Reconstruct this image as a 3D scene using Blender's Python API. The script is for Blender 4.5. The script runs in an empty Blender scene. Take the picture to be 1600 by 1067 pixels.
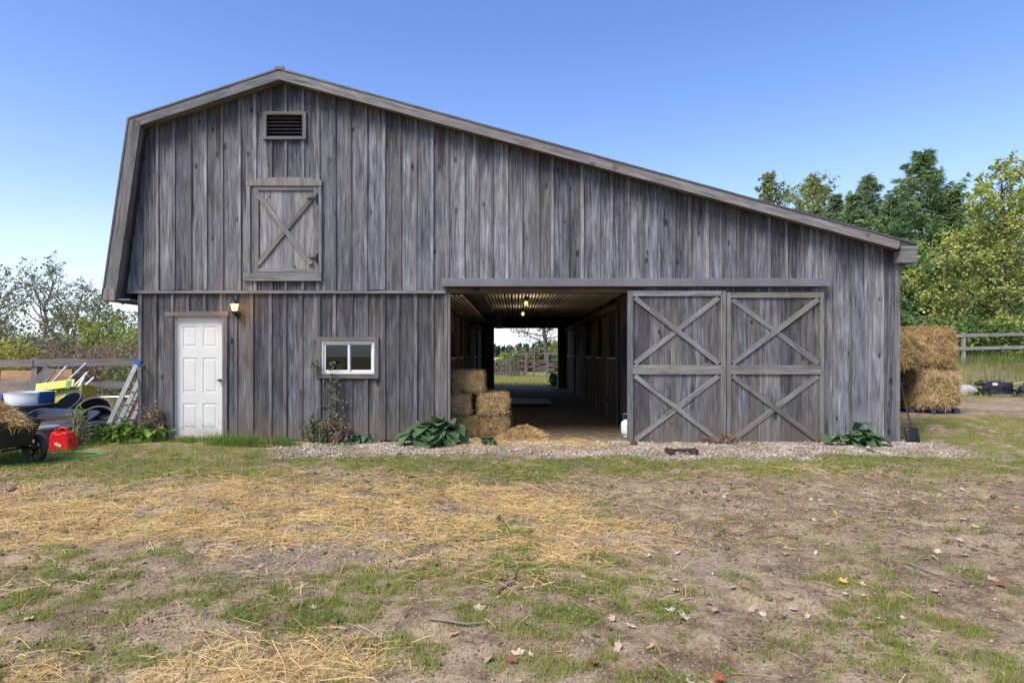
import bpy, math, random
import numpy as np
from mathutils import Vector, Matrix

# ------------------------------------------------------------------ camera, sky, sun, exposure
D, H, F = 10.5, 1.51, 966.0          # distance to the barn front, eye height, focal length in photo pixels
S = bpy.context.scene
COL = S.collection
cam_data = bpy.data.cameras.new('camera')
cam = bpy.data.objects.new('camera', cam_data)
COL.objects.link(cam)
cam.location = (0, -D, H)
cam.rotation_euler = (math.radians(90), 0, 0)
cam_data.sensor_width = 36
cam_data.lens = F / 1600 * 36
cam_data.shift_x = -5 / 1600
cam_data.shift_y = 17.5 / 1600
cam_data.clip_start = .05
cam_data.clip_end = 6000
S.camera = cam

SUN_EL, SUN_ROT = math.radians(52), math.radians(222)
W = bpy.data.worlds.new('World')
S.world = W
W.use_nodes = True
wn, wl = W.node_tree.nodes, W.node_tree.links
wn.clear()
w_out = wn.new('ShaderNodeOutputWorld')
w_bg = wn.new('ShaderNodeBackground')
w_bg.inputs['Strength'].default_value = .085
w_sky = wn.new('ShaderNodeTexSky')
w_sky.sky_type = 'NISHITA'
w_sky.sun_disc = False
w_sky.sun_elevation = SUN_EL
w_sky.sun_rotation = SUN_ROT
w_sky.air_density = 1.0
w_sky.dust_density = .6
w_sky.ozone_density = 2.0
w_tc = wn.new('ShaderNodeTexCoord')
w_sep = wn.new('ShaderNodeSeparateXYZ')
wl.new(w_tc.outputs['Generated'], w_sep.inputs[0])
# thin pale cloud low in the sky
w_map = wn.new('ShaderNodeMapping')
w_map.inputs['Scale'].default_value = (1.6, 1.6, 9)
wl.new(w_tc.outputs['Generated'], w_map.inputs[0])
w_noise = wn.new('ShaderNodeTexNoise')
w_noise.inputs['Scale'].default_value = 1.6
w_noise.inputs['Detail'].default_value = 5
wl.new(w_map.outputs[0], w_noise.inputs['Vector'])
w_band = wn.new('ShaderNodeMapRange')
w_band.inputs[1].default_value = .0
w_band.inputs[2].default_value = .52
w_band.inputs[3].default_value = 1.0
w_band.inputs[4].default_value = 0
wl.new(w_sep.outputs['Z'], w_band.inputs[0])
w_pow = wn.new('ShaderNodeMath'); w_pow.operation = 'POWER'; w_pow.inputs[1].default_value = 3.0
wl.new(w_band.outputs[0], w_pow.inputs[0])
w_nr = wn.new('ShaderNodeMapRange')
w_nr.inputs[1].default_value = .3; w_nr.inputs[2].default_value = .7
w_nr.inputs[3].default_value = .75; w_nr.inputs[4].default_value = 1.0
wl.new(w_noise.outputs['Fac'], w_nr.inputs[0])
w_mul = wn.new('ShaderNodeMath'); w_mul.operation = 'MULTIPLY'; w_mul.use_clamp = True
wl.new(w_pow.outputs[0], w_mul.inputs[0]); wl.new(w_nr.outputs[0], w_mul.inputs[1])
w_hsv = wn.new('ShaderNodeHueSaturation')
w_hsv.inputs['Hue'].default_value = .513
w_hsv.inputs['Saturation'].default_value = 1.2
w_hsv.inputs['Value'].default_value = 1.02
wl.new(w_sky.outputs[0], w_hsv.inputs['Color'])
w_mix = wn.new('ShaderNodeMix'); w_mix.data_type = 'RGBA'
wl.new(w_mul.outputs[0], w_mix.inputs['Factor'])
wl.new(w_hsv.outputs[0], w_mix.inputs['A'])
w_mix.inputs['B'].default_value = (4.2, 4.4, 5.4, 1)
wl.new(w_mix.outputs['Result'], w_bg.inputs['Color'])
wl.new(w_bg.outputs[0], w_out.inputs[0])

sun_data = bpy.data.lights.new('sun', 'SUN')
sun_data.energy = 2.0
sun_data.angle = math.radians(28)
sun_data.color = (1, .92, .80)
sun = bpy.data.objects.new('sun', sun_data)
COL.objects.link(sun)
_sd = Vector((math.sin(SUN_ROT) * math.cos(SUN_EL), math.cos(SUN_ROT) * math.cos(SUN_EL), math.sin(SUN_EL)))
sun.rotation_euler = _sd.to_track_quat('Z', 'Y').to_euler()
sun.location = (-20, -40, 40)

S.view_settings.view_transform = 'Standard'
S.view_settings.look = 'None'
S.view_settings.exposure = 1.54
S.view_settings.gamma = 1
S.render.engine = 'CYCLES'
S.cycles.max_bounces = 8
S.cycles.transparent_max_bounces = 8
S.cycles.use_denoising = True

# ------------------------------------------------------------------ helpers
rng = np.random.default_rng(11)
random.seed(5)
PI = math.pi


def at(px, py, Y):                      # photo pixel on the upright plane at depth Y
    d = Y + D
    return np.array([(px - 805) / F * d, Y, H - (py - 551) / F * d])


def fx(px): return (px - 805) / 92.0
def fz(py): return (690 - py) / 92.0


def sm(a, b, x):
    t = np.clip((np.asarray(x, float) - a) / (b - a), 0, 1)
    return t * t * (3 - 2 * t)


def _hash(ix, iy, seed):
    n = (ix.astype(np.int64) * 374761393 + iy.astype(np.int64) * 668265263 + seed * 1442695041) & 0x7fffffff
    n = ((n ^ (n >> 13)) * 1274126177) & 0x7fffffff
    n = (n ^ (n >> 16)) & 0xffff
    return n / 65535.0


def vnoise(x, y, seed=0):
    x = np.asarray(x, float); y = np.asarray(y, float)
    ix = np.floor(x); iy = np.floor(y)
    a = x - ix; b = y - iy
    a = a * a * (3 - 2 * a); b = b * b * (3 - 2 * b)
    h00 = _hash(ix, iy, seed); h10 = _hash(ix + 1, iy, seed); h01 = _hash(ix, iy + 1, seed); h11 = _hash(ix + 1, iy + 1, seed)
    return (h00 * (1 - a) + h10 * a) * (1 - b) + (h01 * (1 - a) + h11 * a) * b


def fbm(x, y, seed=0, octs=4):
    s = 0; amp = .5; t = 0
    for k in range(octs):
        s = s + amp * vnoise(np.asarray(x) * 2 ** k, np.asarray(y) * 2 ** k, seed + k * 17)
        t += amp; amp *= .5
    return s / t


def link_mesh(name, v, faces, mat, parent=None, rnd=None, uv=None, smooth=False, mats=None, mat_idx=None):
    """v (N,3); faces (M,k) array of one size, or a list of index tuples."""
    v = np.asarray(v, np.float32)
    me = bpy.data.meshes.new(name)
    if isinstance(faces, np.ndarray):
        m, k = faces.shape
        loops = faces.astype(np.int32).ravel()
        starts = np.arange(0, m * k, k, dtype=np.int32)
    else:
        m = len(faces)
        lens = np.array([len(f) for f in faces], np.int32)
        loops = np.array([i for f in faces for i in f], np.int32)
        starts = np.concatenate([[0], np.cumsum(lens)[:-1]]).astype(np.int32)
    me.vertices.add(len(v)); me.vertices.foreach_set('co', v.ravel())
    me.loops.add(len(loops)); me.loops.foreach_set('vertex_index', loops)
    me.polygons.add(m); me.polygons.foreach_set('loop_start', starts)
    me.polygons.foreach_set('use_smooth', np.full(m, bool(smooth)))
    if uv is not None:
        l = me.uv_layers.new(name='UVMap')
        l.data.foreach_set('uv', np.asarray(uv, np.float32).ravel())
    if rnd is not None:
        a = me.attributes.new('rnd', 'FLOAT', 'POINT')
        a.data.foreach_set('value', np.asarray(rnd, np.float32))
    for mm in (mats or [mat]):
        me.materials.append(mm)
    if mat_idx is not None:
        me.polygons.foreach_set('material_index', np.asarray(mat_idx, np.int32))
    me.update(calc_edges=True)
    o = bpy.data.objects.new(name, me)
    COL.objects.link(o)
    if parent is not None:
        o.parent = parent
    return o


def tag(o, label=None, cat=None, group=None, kind=None):
    if label: o['label'] = label
    if cat: o['category'] = cat
    if group: o['group'] = group
    if kind: o['kind'] = kind
    return o


def thing(name, label, cat, loc=(0, 0, 0), rz=0, group=None):
    o = bpy.data.objects.new(name, None)
    o.empty_display_size = .2
    COL.objects.link(o)
    o.location = loc
    o.rotation_euler = (0, 0, rz)
    return tag(o, label, cat, group)


def copy_tree(o, parent=None):
    c = o.copy()
    COL.objects.link(c)
    if parent is not None:
        c.parent = parent
    for ch in list(o.children):
        copy_tree(ch, c)
    return c


def V(*a): return np.array(a, float)


def unit(a):
    a = np.asarray(a, float)
    return a / (np.linalg.norm(a) + 1e-12)


class MB:
    """collects boxes, boards, tubes and lathes and links them as ONE mesh object; uv is in metres (u across, v along the grain)"""
    def __init__(self):
        self.v, self.f, self.uv, self.r, self.mi = [], [], [], [], []

    def add(self, verts, faces, uvs=None, rnd=None, mi=0):
        b = len(self.v)
        r = random.random() if rnd is None else rnd
        self.v += [tuple(map(float, p)) for p in verts]
        self.r += [r] * len(verts)
        for k, f in enumerate(faces):
            self.f.append(tuple(i + b for i in f))
            self.mi.append(mi)
            self.uv += list(uvs[k]) if uvs is not None else [(verts[i][0], verts[i][2]) for i in f]
        return self

    def box(self, o, l, w, t, rnd=None, mi=0):
        """o corner; l long edge, w width edge, t thickness edge (vectors)"""
        o, l, w, t = (np.asarray(a, float) for a in (o, l, w, t))
        if np.dot(np.cross(l, w), t) < 0:
            w, t = t, w
        L, Wd, T = (np.linalg.norm(a) for a in (l, w, t))
        p = [o, o + l, o + l + w, o + w, o + t, o + l + t, o + l + w + t, o + w + t]
        fs = [(0, 3, 2, 1), (4, 5, 6, 7), (0, 1, 5, 4), (3, 7, 6, 2), (0, 4, 7, 3), (1, 2, 6, 5)]
        uv = [[(0, 0), (Wd, 0), (Wd, L), (0, L)], [(0, 0), (0, L), (Wd, L), (Wd, 0)],
              [(0, 0), (0, L), (T, L), (T, 0)], [(Wd, 0), (Wd + T, 0), (Wd + T, L), (Wd, L)],
              [(0, 0), (T, 0), (T, Wd), (0, Wd)], [(0, 0), (Wd, 0), (Wd, T), (0, T)]]
        return self.add(p, fs, uv, rnd, mi)

    def cbox(self, c, size, rnd=None, mi=0):
        """axis box by centre and size, grain along its longest side"""
        c = np.asarray(c, float); s = np.asarray(size, float)
        e = [V(s[0], 0, 0), V(0, s[1], 0), V(0, 0, s[2])]
        k = sorted(range(3), key=lambda i: -s[i])
        return self.box(c - s / 2, e[k[0]], e[k[1]], e[k[2]], rnd, mi)

    def beam(self, a, b, w, t, up=(0, 0, 1), rnd=None, mi=0):
        """rectangular bar from a to b; w measured along up, t across"""
        a, b = np.asarray(a, float), np.asarray(b, float)
        l = b - a
        side = unit(np.cross(l, up))
        u = unit(np.cross(side, l))
        return self.box(a - u * w / 2 - side * t / 2, l, u * w, side * t, rnd, mi)

    def prism(self, pts, y0, y1, rnd=None, ztop=None, mi=0):
        """pts: (x,z) polygon, counter-clockwise seen from the camera; y0 front, y1 back; grain runs in z"""
        n = len(pts)
        zt = max(p[1] for p in pts) if ztop is None else ztop
        vs = [(p[0], y0, p[1]) for p in pts] + [(p[0], y1, p[1]) for p in pts]
        fs = [tuple(range(n)), tuple(range(2 * n - 1, n - 1, -1))]
        x0 = min(p[0] for p in pts)
        q = lambda i: (pts[i % n][0] - x0, zt - pts[i % n][1])
        uv = [[q(i) for i in range(n)], [q(i - n) for i in range(2 * n - 1, n - 1, -1)]]
        for i in range(n):
            j = (i + 1) % n
            fs.append((i, i + n, j + n, j))
            a, b = q(i), q(j)
            uv.append([(a[0] + .01, a[1]), (a[0] + .03, a[1]), (b[0] + .03, b[1]), (b[0] + .01, b[1])])
        return self.add(vs, fs, uv, rnd, mi)

    def tube(self, pts, rad, sides=6, rnd=None, cap=True, mi=0):
        pts = [np.asarray(p, float) for p in pts]
        n = len(pts)
        if np.isscalar(rad): rad = [rad] * n
        vs, fs, uv = [], [], []
        ref = None
        L = 0
        ls = []
        for i, p in enumerate(pts):
            t = unit(pts[min(i + 1, n - 1)] - pts[max(i - 1, 0)])
            if ref is None:
                ref = np.cross(t, (0, 0, 1))
                if np.linalg.norm(ref) < .1: ref = np.cross(t, (1, 0, 0))
            a = unit(ref - t * np.dot(ref, t)); ref = a
            b = np.cross(t, a)
            if i: L += np.linalg.norm(p - pts[i - 1])
            ls.append(L)
            for k in range(sides):
                an = 2 * PI * k / sides
                vs.append(p + rad[i] * (a * math.cos(an) + b * math.sin(an)))
        for i in range(n - 1):
            for k in range(sides):
                k2 = (k + 1) % sides
                fs.append((i * sides + k, i * sides + k2, (i + 1) * sides + k2, (i + 1) * sides + k))
                c = 2 * PI * rad[i] / sides
                uv.append([(k * c, ls[i]), (k * c + c, ls[i]), (k * c + c, ls[i + 1]), (k * c, ls[i + 1])])
        if cap:
            fs.append(tuple(range(sides))[::-1]); uv.append([(0, 0)] * sides)
            fs.append(tuple((n - 1) * sides + k for k in range(sides))); uv.append([(0, 0)] * sides)
        return self.add(vs, fs, uv, rnd, mi)

    def lathe(self, prof, c=(0, 0, 0), axis=(0, 0, 1), sides=24, rnd=None, mi=0, squash=1.0):
        """prof: list of (radius, height) along axis"""
        ax = unit(axis)
        a = np.cross(ax, (0, 0, 1))
        if np.linalg.norm(a) < .1: a = np.cross(ax, (0, 1, 0))
        a = unit(a); b = np.cross(ax, a)
        c = np.asarray(c, float)
        vs, fs = [], []
        for (r, h) in prof:
            for k in range(sides):
                an = 2 * PI * k / sides
                vs.append(c + ax * h + r * (a * math.cos(an) + b * math.sin(an) * squash))
        for i in range(len(prof) - 1):
            for k in range(sides):
                k2 = (k + 1) % sides
                fs.append((i * sides + k, i * sides + k2, (i + 1) * sides + k2, (i + 1) * sides + k))
        return self.add(vs, fs, None, rnd, mi)

    def build(self, name, mat, parent=None, smooth=False, mats=None, bevel=0):
        o = link_mesh(name, np.array(self.v), self.f, mat, parent, self.r, self.uv, smooth, mats, self.mi if mats else None)
        if bevel:
            m = o.modifiers.new('bevel', 'BEVEL'); m.width = bevel; m.segments = 2; m.limit_method = 'ANGLE'
        if smooth:
            o.data.set_sharp_from_angle(angle=math.radians(40))
        return o


def blades(base, d, side, L, Wd, droop=0.0, tip=.2, segs=1):
    """many thin strips: base (N,3), unit direction d, unit side, lengths L, widths Wd. Returns verts, faces"""
    N = len(base)
    L = np.broadcast_to(L, (N,)); Wd = np.broadcast_to(Wd, (N,)); droop = np.broadcast_to(droop, (N,))
    rows = []
    for k in range(segs + 1):
        t = k / segs
        c = base + d * (L * t)[:, None]
        c = c - np.stack([np.zeros(N), np.zeros(N), droop * L * t * t], 1)
        w = Wd * (1 - (1 - tip) * t)
        rows += [c - side * (w / 2)[:, None], c + side * (w / 2)[:, None]]
    v = np.stack(rows, 1)                                   # N, 2(segs+1), 3
    n = 2 * (segs + 1)
    f = []
    for k in range(segs):
        f.append(np.array([2 * k, 2 * k + 1, 2 * k + 3, 2 * k + 2]))
    f = (np.arange(N)[:, None, None] * n + np.array(f)[None]).reshape(-1, 4)
    return v.reshape(-1, 3), f, n


def rand_unit(n, g=rng):
    v = g.normal(size=(n, 3))
    return v / np.linalg.norm(v, axis=1)[:, None]


def ortho(d, g=rng):
    r = rand_unit(len(d), g)
    s = np.cross(d, r)
    return s / (np.linalg.norm(s, axis=1)[:, None] + 1e-9)

# ------------------------------------------------------------------ materials
class NT:
    def __init__(self, name):
        self.m = bpy.data.materials.new(name)
        self.m.use_nodes = True
        self.t = self.m.node_tree
        self.t.nodes.clear()
        self.out = self.t.nodes.new('ShaderNodeOutputMaterial')

    def n(self, typ, ins=None, **kw):
        x = self.t.nodes.new('ShaderNode' + typ)
        for k, v in kw.items(): setattr(x, k, v)
        for k, v in (ins or {}).items():
            s = x.inputs[k]
            if isinstance(v, bpy.types.NodeSocket): self.t.links.new(v, s)
            else: s.default_value = v
        return x

    def math(self, op, a, b=0.0, clamp=False):
        return self.n('Math', {0: a, 1: b}, operation=op, use_clamp=clamp).outputs[0]

    def rng(self, v, a, b, c=0.0, d=1.0, smooth=False):
        return self.n('MapRange', {0: v, 1: a, 2: b, 3: c, 4: d}, interpolation_type='SMOOTHSTEP' if smooth else 'LINEAR').outputs[0]

    def mix(self, f, a, b, blend='MIX'):
        x = self.n('Mix', {'Factor': f}, data_type='RGBA', blend_type=blend)
        for k, v in (('A', a), ('B', b)):
            s = [i for i in x.inputs if i.name == k and i.type == 'RGBA'][0]
            if isinstance(v, bpy.types.NodeSocket): self.t.links.new(v, s)
            else: s.default_value = (*v, 1) if len(v) == 3 else v
        return [o for o in x.outputs if o.type == 'RGBA'][0]

    def vec(self, v, scale, off=None):
        x = self.n('Mapping', {'Vector': v, 'Scale': scale})
        if off is not None: self.t.links.new(off, x.inputs['Location'])
        return x.outputs[0]

    def noise(self, v, scale, detail=4, rough=.55, dist=0.0):
        return self.n('TexNoise', {'Vector': v, 'Scale': scale, 'Detail': detail, 'Roughness': rough, 'Distortion': dist}).outputs['Fac']

    def attr(self, name): return self.n('Attribute', attribute_name=name).outputs['Fac']

    def done(self, color, rough=.7, bump=None, bstr=.3, bdist=.01, metal=0.0, spec=.5, extra=None):
        p = self.n('BsdfPrincipled', {'Base Color': color if isinstance(color, bpy.types.NodeSocket) else (*color, 1), 'Roughness': rough, 'Metallic': metal, 'Specular IOR Level': spec})
        if bump is not None:
            b = self.n('Bump', {'Height': bump, 'Strength': bstr, 'Distance': bdist})
            self.t.links.new(b.outputs[0], p.inputs['Normal'])
        sh = p.outputs[0]
        if extra: sh = extra(self, p)
        self.t.links.new(sh, self.out.inputs[0])
        return self.m


def wood(name, dark, mid, light, brown=(.2, .15, .11), tone=(.7, 1.2), stain=0.0, brownish=.5, knots=1.0, splash=0.0, rough=.85, bstr=.5):
    m = NT(name)
    uv = m.n('UVMap').outputs[0]
    r = m.attr('rnd')
    off = m.n('CombineXYZ', {0: m.math('MULTIPLY', r, 31.0), 1: m.math('MULTIPLY', r, 57.0), 2: m.math('MULTIPLY', r, 13.0)}).outputs[0]
    uvo = m.n('VectorMath', {0: uv, 1: off}, operation='ADD').outputs[0]
    # the grain bends round knots: small warp
    warp = m.noise(m.vec(uvo, (5, 1.6, 1)), 1.0, 2)
    wv = m.n('CombineXYZ', {0: m.math('MULTIPLY', m.math('SUBTRACT', warp, .5), .07), 1: 0.0, 2: 0.0}).outputs[0]
    uvw = m.n('VectorMath', {0: uvo, 1: wv}, operation='ADD').outputs[0]
    g1 = m.noise(m.vec(uvw, (27, 1.0, 1)), 1.0, 6, .68)
    g2 = m.noise(m.vec(uvw, (85, 2.4, 1)), 1.0, 4, .65)
    g3 = m.noise(m.vec(uvo, (9, 2.2, 1)), 1.0, 4, .6)
    g = m.math('ADD', m.math('MULTIPLY', g1, .5), m.math('ADD', m.math('MULTIPLY', g2, .36), m.math('MULTIPLY', g3, .32)))
    ramp = m.n('ValToRGB', {0: g})
    e = ramp.color_ramp.elements
    e[0].position = .45; e[0].color = (*dark, 1)
    e[1].position = .73; e[1].color = (*light, 1)
    x = e.new(.58); x.color = (*mid, 1)
    c = ramp.outputs[0]
    # brown, less weathered patches
    pb = m.noise(m.vec(uvo, (9, 1.1, 1)), 1.0, 3)
    r2 = m.math('FRACT', m.math('MULTIPLY', r, 7.31))
    c = m.mix(m.math('MULTIPLY', m.rng(m.math('ADD', pb, m.math('MULTIPLY', r2, .35)), .55, .95, 0, 1, True), brownish), c, brown)
    # some boards weathered cooler, some warmer
    c = m.mix(1.0, c, m.mix(m.math('FRACT', m.math('MULTIPLY', r, 53.1)), (.94, .98, 1.06), (1.04, 1.0, .95)), 'MULTIPLY')
    # per board tone
    r3 = m.math('FRACT', m.math('MULTIPLY', r, 17.7))
    tn = m.rng(r3, 0, 1, tone[0], tone[1])
    tv = m.n('CombineColor', {0: tn, 1: tn, 2: tn}).outputs[0]
    c = m.mix(1.0, c, tv, 'MULTIPLY')
    # knots
    vo = m.n('TexVoronoi', {'Vector': m.vec(uvw, (4.6, 2.3, 1)), 'Scale': 1.0, 'Randomness': 1.0}, feature='F1')
    kd = m.math('ADD', vo.outputs['Distance'], m.math('MULTIPLY', m.math('SUBTRACT', g1, .5), .1))
    vcol = m.n('SeparateColor', {0: vo.outputs['Color']})
    sel = m.math('GREATER_THAN', vcol.outputs[0], .35)
    kd = m.math('DIVIDE', kd, m.rng(vcol.outputs[1], 0, 1, .45, 1.25))
    kn = m.math('MULTIPLY', m.math('MULTIPLY', m.rng(kd, .07, .19, 1, 0, True), sel), .85 * knots)
    c = m.mix(kn, c, tuple(a * .35 for a in dark))
    # long checks and cracks
    ck = m.noise(m.vec(uvw, (75, .55, 1)), 1.0, 2, .5)
    crack = m.rng(ck, .66, .74, 0, .8, True)
    c = m.mix(crack, c, tuple(a * .4 for a in dark))
    if stain:
        sv = m.n('SeparateXYZ', {0: uv}).outputs[1]
        r4 = m.math('FRACT', m.math('MULTIPLY', r, 29.3))
        sn = m.noise(m.vec(uvo, (42, .8, 1)), 1.0, 5, .65)
        sn2_ = m.noise(m.vec(uvo, (9, 2.8, 1)), 1.0, 4, .6)
        reach = m.math('ADD', m.math('MULTIPLY', m.math('POWER', r4, 1.6), .6), .16)
        q = m.math('ADD', m.math('MULTIPLY', m.math('SUBTRACT', sn, .5), 1.7), m.math('MULTIPLY', m.math('SUBTRACT', sn2_, .5), .8))
        st = m.rng(m.math('SUBTRACT', m.math('ADD', sv, q), reach), -.35, .40, stain, 0, True)
        st = m.math('MULTIPLY', st, m.rng(g2, .35, .62, 1.0, .55))
        stc = m.mix(m.rng(m.math('FRACT', m.math('MULTIPLY', r, 41.7)), .7, 1), (.020, .017, .018), (.042, .028, .022))
        c = m.mix(st, c, stc)
        # isolated mildew runs lower down
        ru = m.noise(m.vec(uvo, (16, .45, 1)), 1.0, 4)
        c = m.mix(m.rng(ru, .57, .75, 0, .7, True), c, (.035, .032, .035))
    if splash:
        P = m.n('SeparateXYZ', {0: m.n('NewGeometry').outputs['Position']}).outputs[2]
        sn2 = m.noise(m.vec(uvo, (10, 3, 1)), 1.0, 4)
        sp = m.rng(m.math('ADD', P, m.math('MULTIPLY', m.math('SUBTRACT', sn2, .5), .9)), .05, .6, splash, 0, True)
        c = m.mix(sp, c, (.15, .115, .075))
    h = m.math('SUBTRACT', m.math('ADD', m.math('MULTIPLY', g1, .6), m.math('MULTIPLY', g2, .4)), m.math('ADD', m.math('MULTIPLY', crack, .5), m.math('MULTIPLY', kn, .3)))
    return m.done(c, rough, h, bstr, .006, 0, .25)


def plain(name, col, rough=.5, metal=0.0, var=.12, scale=6.0, spec=.5, bump=0.0, dirt=0.0, dirtcol=(.2, .16, .11), mud=0.0):
    m = NT(name)
    co = m.n('TexCoord').outputs['Object']
    n1 = m.noise(co, scale, 5, .6)
    c = m.mix(m.rng(n1, .3, .7), tuple(a * (1 - var) for a in col), tuple(min(1, a * (1 + var)) for a in col))
    if dirt:
        n2 = m.noise(co, scale * 1.7, 6, .65)
        c = m.mix(m.rng(n2, .48, .75, 0, dirt, True), c, dirtcol)
    if mud:
        pz_ = m.n('SeparateXYZ', {0: m.n('NewGeometry').outputs['Position']}).outputs[2]
        n5 = m.noise(co, 14, 6, .7)
        c = m.mix(m.rng(m.math('ADD', pz_, m.math('MULTIPLY', m.math('SUBTRACT', n5, .5), .9)), .0, .45, mud, 0, True), c, (.26, .2, .13))
    rr = m.rng(n1, .3, .7, max(0, rough - .08), min(1, rough + .1))
    return m.done(c, rr, n1 if bump else None, bump, .01, metal, spec)


def leafmat(name, cols, trans=.3, rough=.6, clump=1.2, objvar=0.0):
    """cols: list of (pos, colour) by leaf; clump noise shifts the tone of neighbouring leaves together"""
    m = NT(name)
    r = m.attr('rnd')
    co = m.n('TexCoord').outputs['Object']
    n1 = m.noise(co, clump, 3)
    ob = m.math('MULTIPLY', m.math('SUBTRACT', m.n('ObjectInfo').outputs['Random'], .5), objvar)
    f = m.math('ADD', m.math('ADD', m.math('MULTIPLY', r, .62), ob), m.math('MULTIPLY', m.rng(n1, .3, .7), .38))
    ramp = m.n('ValToRGB', {0: f})
    els = ramp.color_ramp.elements
    els[0].position, els[0].color = cols[0][0], (*cols[0][1], 1)
    els[1].position, els[1].color = cols[-1][0], (*cols[-1][1], 1)
    for p, c in cols[1:-1]:
        x = els.new(p); x.color = (*c, 1)
    c = ramp.outputs[0]

    def extra(m, p):
        t = m.n('BsdfTranslucent', {'Color': c})
        return m.n('MixShader', {0: trans, 1: p.outputs[0], 2: t.outputs[0]}).outputs[0]
    return m.done(c, rough, spec=.25, extra=extra)


M = {}
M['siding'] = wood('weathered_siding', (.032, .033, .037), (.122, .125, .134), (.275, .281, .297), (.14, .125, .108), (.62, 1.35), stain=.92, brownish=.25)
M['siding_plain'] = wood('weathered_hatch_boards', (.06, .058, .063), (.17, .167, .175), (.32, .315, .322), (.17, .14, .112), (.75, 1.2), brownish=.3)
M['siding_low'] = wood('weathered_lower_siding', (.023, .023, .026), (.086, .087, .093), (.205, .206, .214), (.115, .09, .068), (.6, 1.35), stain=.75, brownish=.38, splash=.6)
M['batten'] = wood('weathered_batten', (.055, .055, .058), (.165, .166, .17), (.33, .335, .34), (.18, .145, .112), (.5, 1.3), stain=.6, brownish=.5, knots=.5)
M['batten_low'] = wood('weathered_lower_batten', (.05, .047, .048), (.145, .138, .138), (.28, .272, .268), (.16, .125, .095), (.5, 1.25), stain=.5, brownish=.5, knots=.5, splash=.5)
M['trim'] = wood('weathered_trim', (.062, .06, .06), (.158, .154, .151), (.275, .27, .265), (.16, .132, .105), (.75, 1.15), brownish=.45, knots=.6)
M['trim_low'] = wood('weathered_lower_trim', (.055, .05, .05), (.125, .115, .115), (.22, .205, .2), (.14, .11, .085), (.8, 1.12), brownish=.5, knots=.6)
M['door_wood'] = wood('weathered_door_boards', (.032, .03, .032), (.105, .101, .104), (.24, .234, .236), (.13, .10, .076), (.6, 1.25), stain=.4, brownish=.45, splash=.45)
M['brace'] = wood('weathered_brace', (.07, .068, .066), (.172, .168, .163), (.285, .28, .273), (.15, .135, .10), (.75, 1.15), brownish=.5, knots=.5, splash=.4)
M['old_fence'] = wood('old_paling', (.05, .042, .038), (.12, .105, .095), (.2, .18, .165), (.13, .1, .075), (.6, 1.2), brownish=.6, knots=.5)
M['fence'] = wood('weathered_fence_board', (.08, .072, .066), (.18, .165, .152), (.29, .27, .25), (.25, .2, .15), (.7, 1.15), brownish=.5, knots=.5)
M['fence_pale'] = wood('grey_fence_board', (.12, .115, .11), (.25, .24, .225), (.36, .35, .33), (.3, .26, .2), (.8, 1.1), brownish=.3, knots=.4)
M['inner'] = wood('brown_stall_board', (.026, .021, .017), (.065, .053, .044), (.125, .105, .088), (.085, .062, .042), (.6, 1.2), brownish=.7)
M['red_wood'] = wood('reddish_post', (.10, .04, .022), (.20, .085, .048), (.30, .14, .08), (.2, .09, .05), (.8, 1.1), brownish=.5)
M['ledge'] = wood('worn_pale_ledge', (.2, .17, .14), (.34, .3, .25), (.46, .42, .36), (.3, .24, .17), (.85, 1.1), brownish=.3, knots=.3)
M['fresh'] = wood('brown_beam', (.05, .036, .024), (.11, .08, .052), (.17, .13, .09), (.13, .085, .05), (.8, 1.1), brownish=.5)
M['osb'] = wood('orange_plywood', (.26, .15, .08), (.42, .26, .155), (.56, .36, .23), (.36, .22, .12), (.85, 1.1), brownish=.4, knots=.4)
M['track'] = plain('grey_track_cover', (.135, .13, .142), .6, 0, .2, 3, bump=.1, dirt=.3, dirtcol=(.16, .14, .14))
M['roof_metal'] = plain('dark_roof_metal', (.10, .095, .09), .45, .3, .2, 4)
M['dark'] = plain('dark_void', (.02, .018, .016), .9, 0, .1)
M['white_paint'] = plain('white_door_paint', (.60, .60, .555), .4, 0, .04, 2, dirt=.25, dirtcol=(.42, .42, .38), mud=.55)
M['vinyl'] = plain('white_vinyl', (.62, .65, .66), .35, 0, .03, 4)
M['brass'] = plain('brass_knob', (.35, .3, .2), .3, 1, .1)
M['black_iron'] = plain('black_iron', (.012, .012, .014), .5, .3, .3)
M['vent_black'] = plain('black_louver', (.015, .018, .026), .45, 0, .2)
M['lath'] = wood('pale_lath', (.42, .37, .28), (.62, .56, .44), (.74, .69, .57), (.5, .4, .27), (.7, 1.1), brownish=.4, knots=.3)
M['galv'] = plain('galvanised_sheet', (.50, .47, .41), .45, .35, .2, 5, dirt=.4, dirtcol=(.22, .17, .12))
M['alu'] = plain('dull_aluminium', (.50, .50, .47), .42, .75, .15, 8, dirt=.35, dirtcol=(.25, .23, .2))
M['alu_white'] = plain('pale_metal_pole', (.55, .57, .6), .4, .4, .1, 8)
M['blue'] = plain('blue_plastic', (.02, .1, .33), .4, 0, .15)
M['white_plastic'] = plain('white_plastic', (.66, .68, .7), .4, 0, .06, 5, dirt=.3, dirtcol=(.4, .38, .33))
M['yellow'] = plain('yellow_plastic', (.58, .48, .06), .5, 0, .12, 5, dirt=.5, dirtcol=(.3, .26, .11))
M['green'] = plain('green_plastic', (.05, .17, .03), .45, 0, .1)
M['red'] = plain('red_plastic', (.62, .01, .015), .35, 0, .08, 6, dirt=.15, dirtcol=(.35, .02, .02))
M['red_metal'] = plain('dull_red_metal', (.22, .015, .02), .5, .1, .3, 7, dirt=.4, dirtcol=(.08, .03, .02))
M['black_plastic'] = plain('black_plastic', (.012, .014, .014), .38, 0, .3, 6, dirt=.3, dirtcol=(.07, .06, .05))
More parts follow.
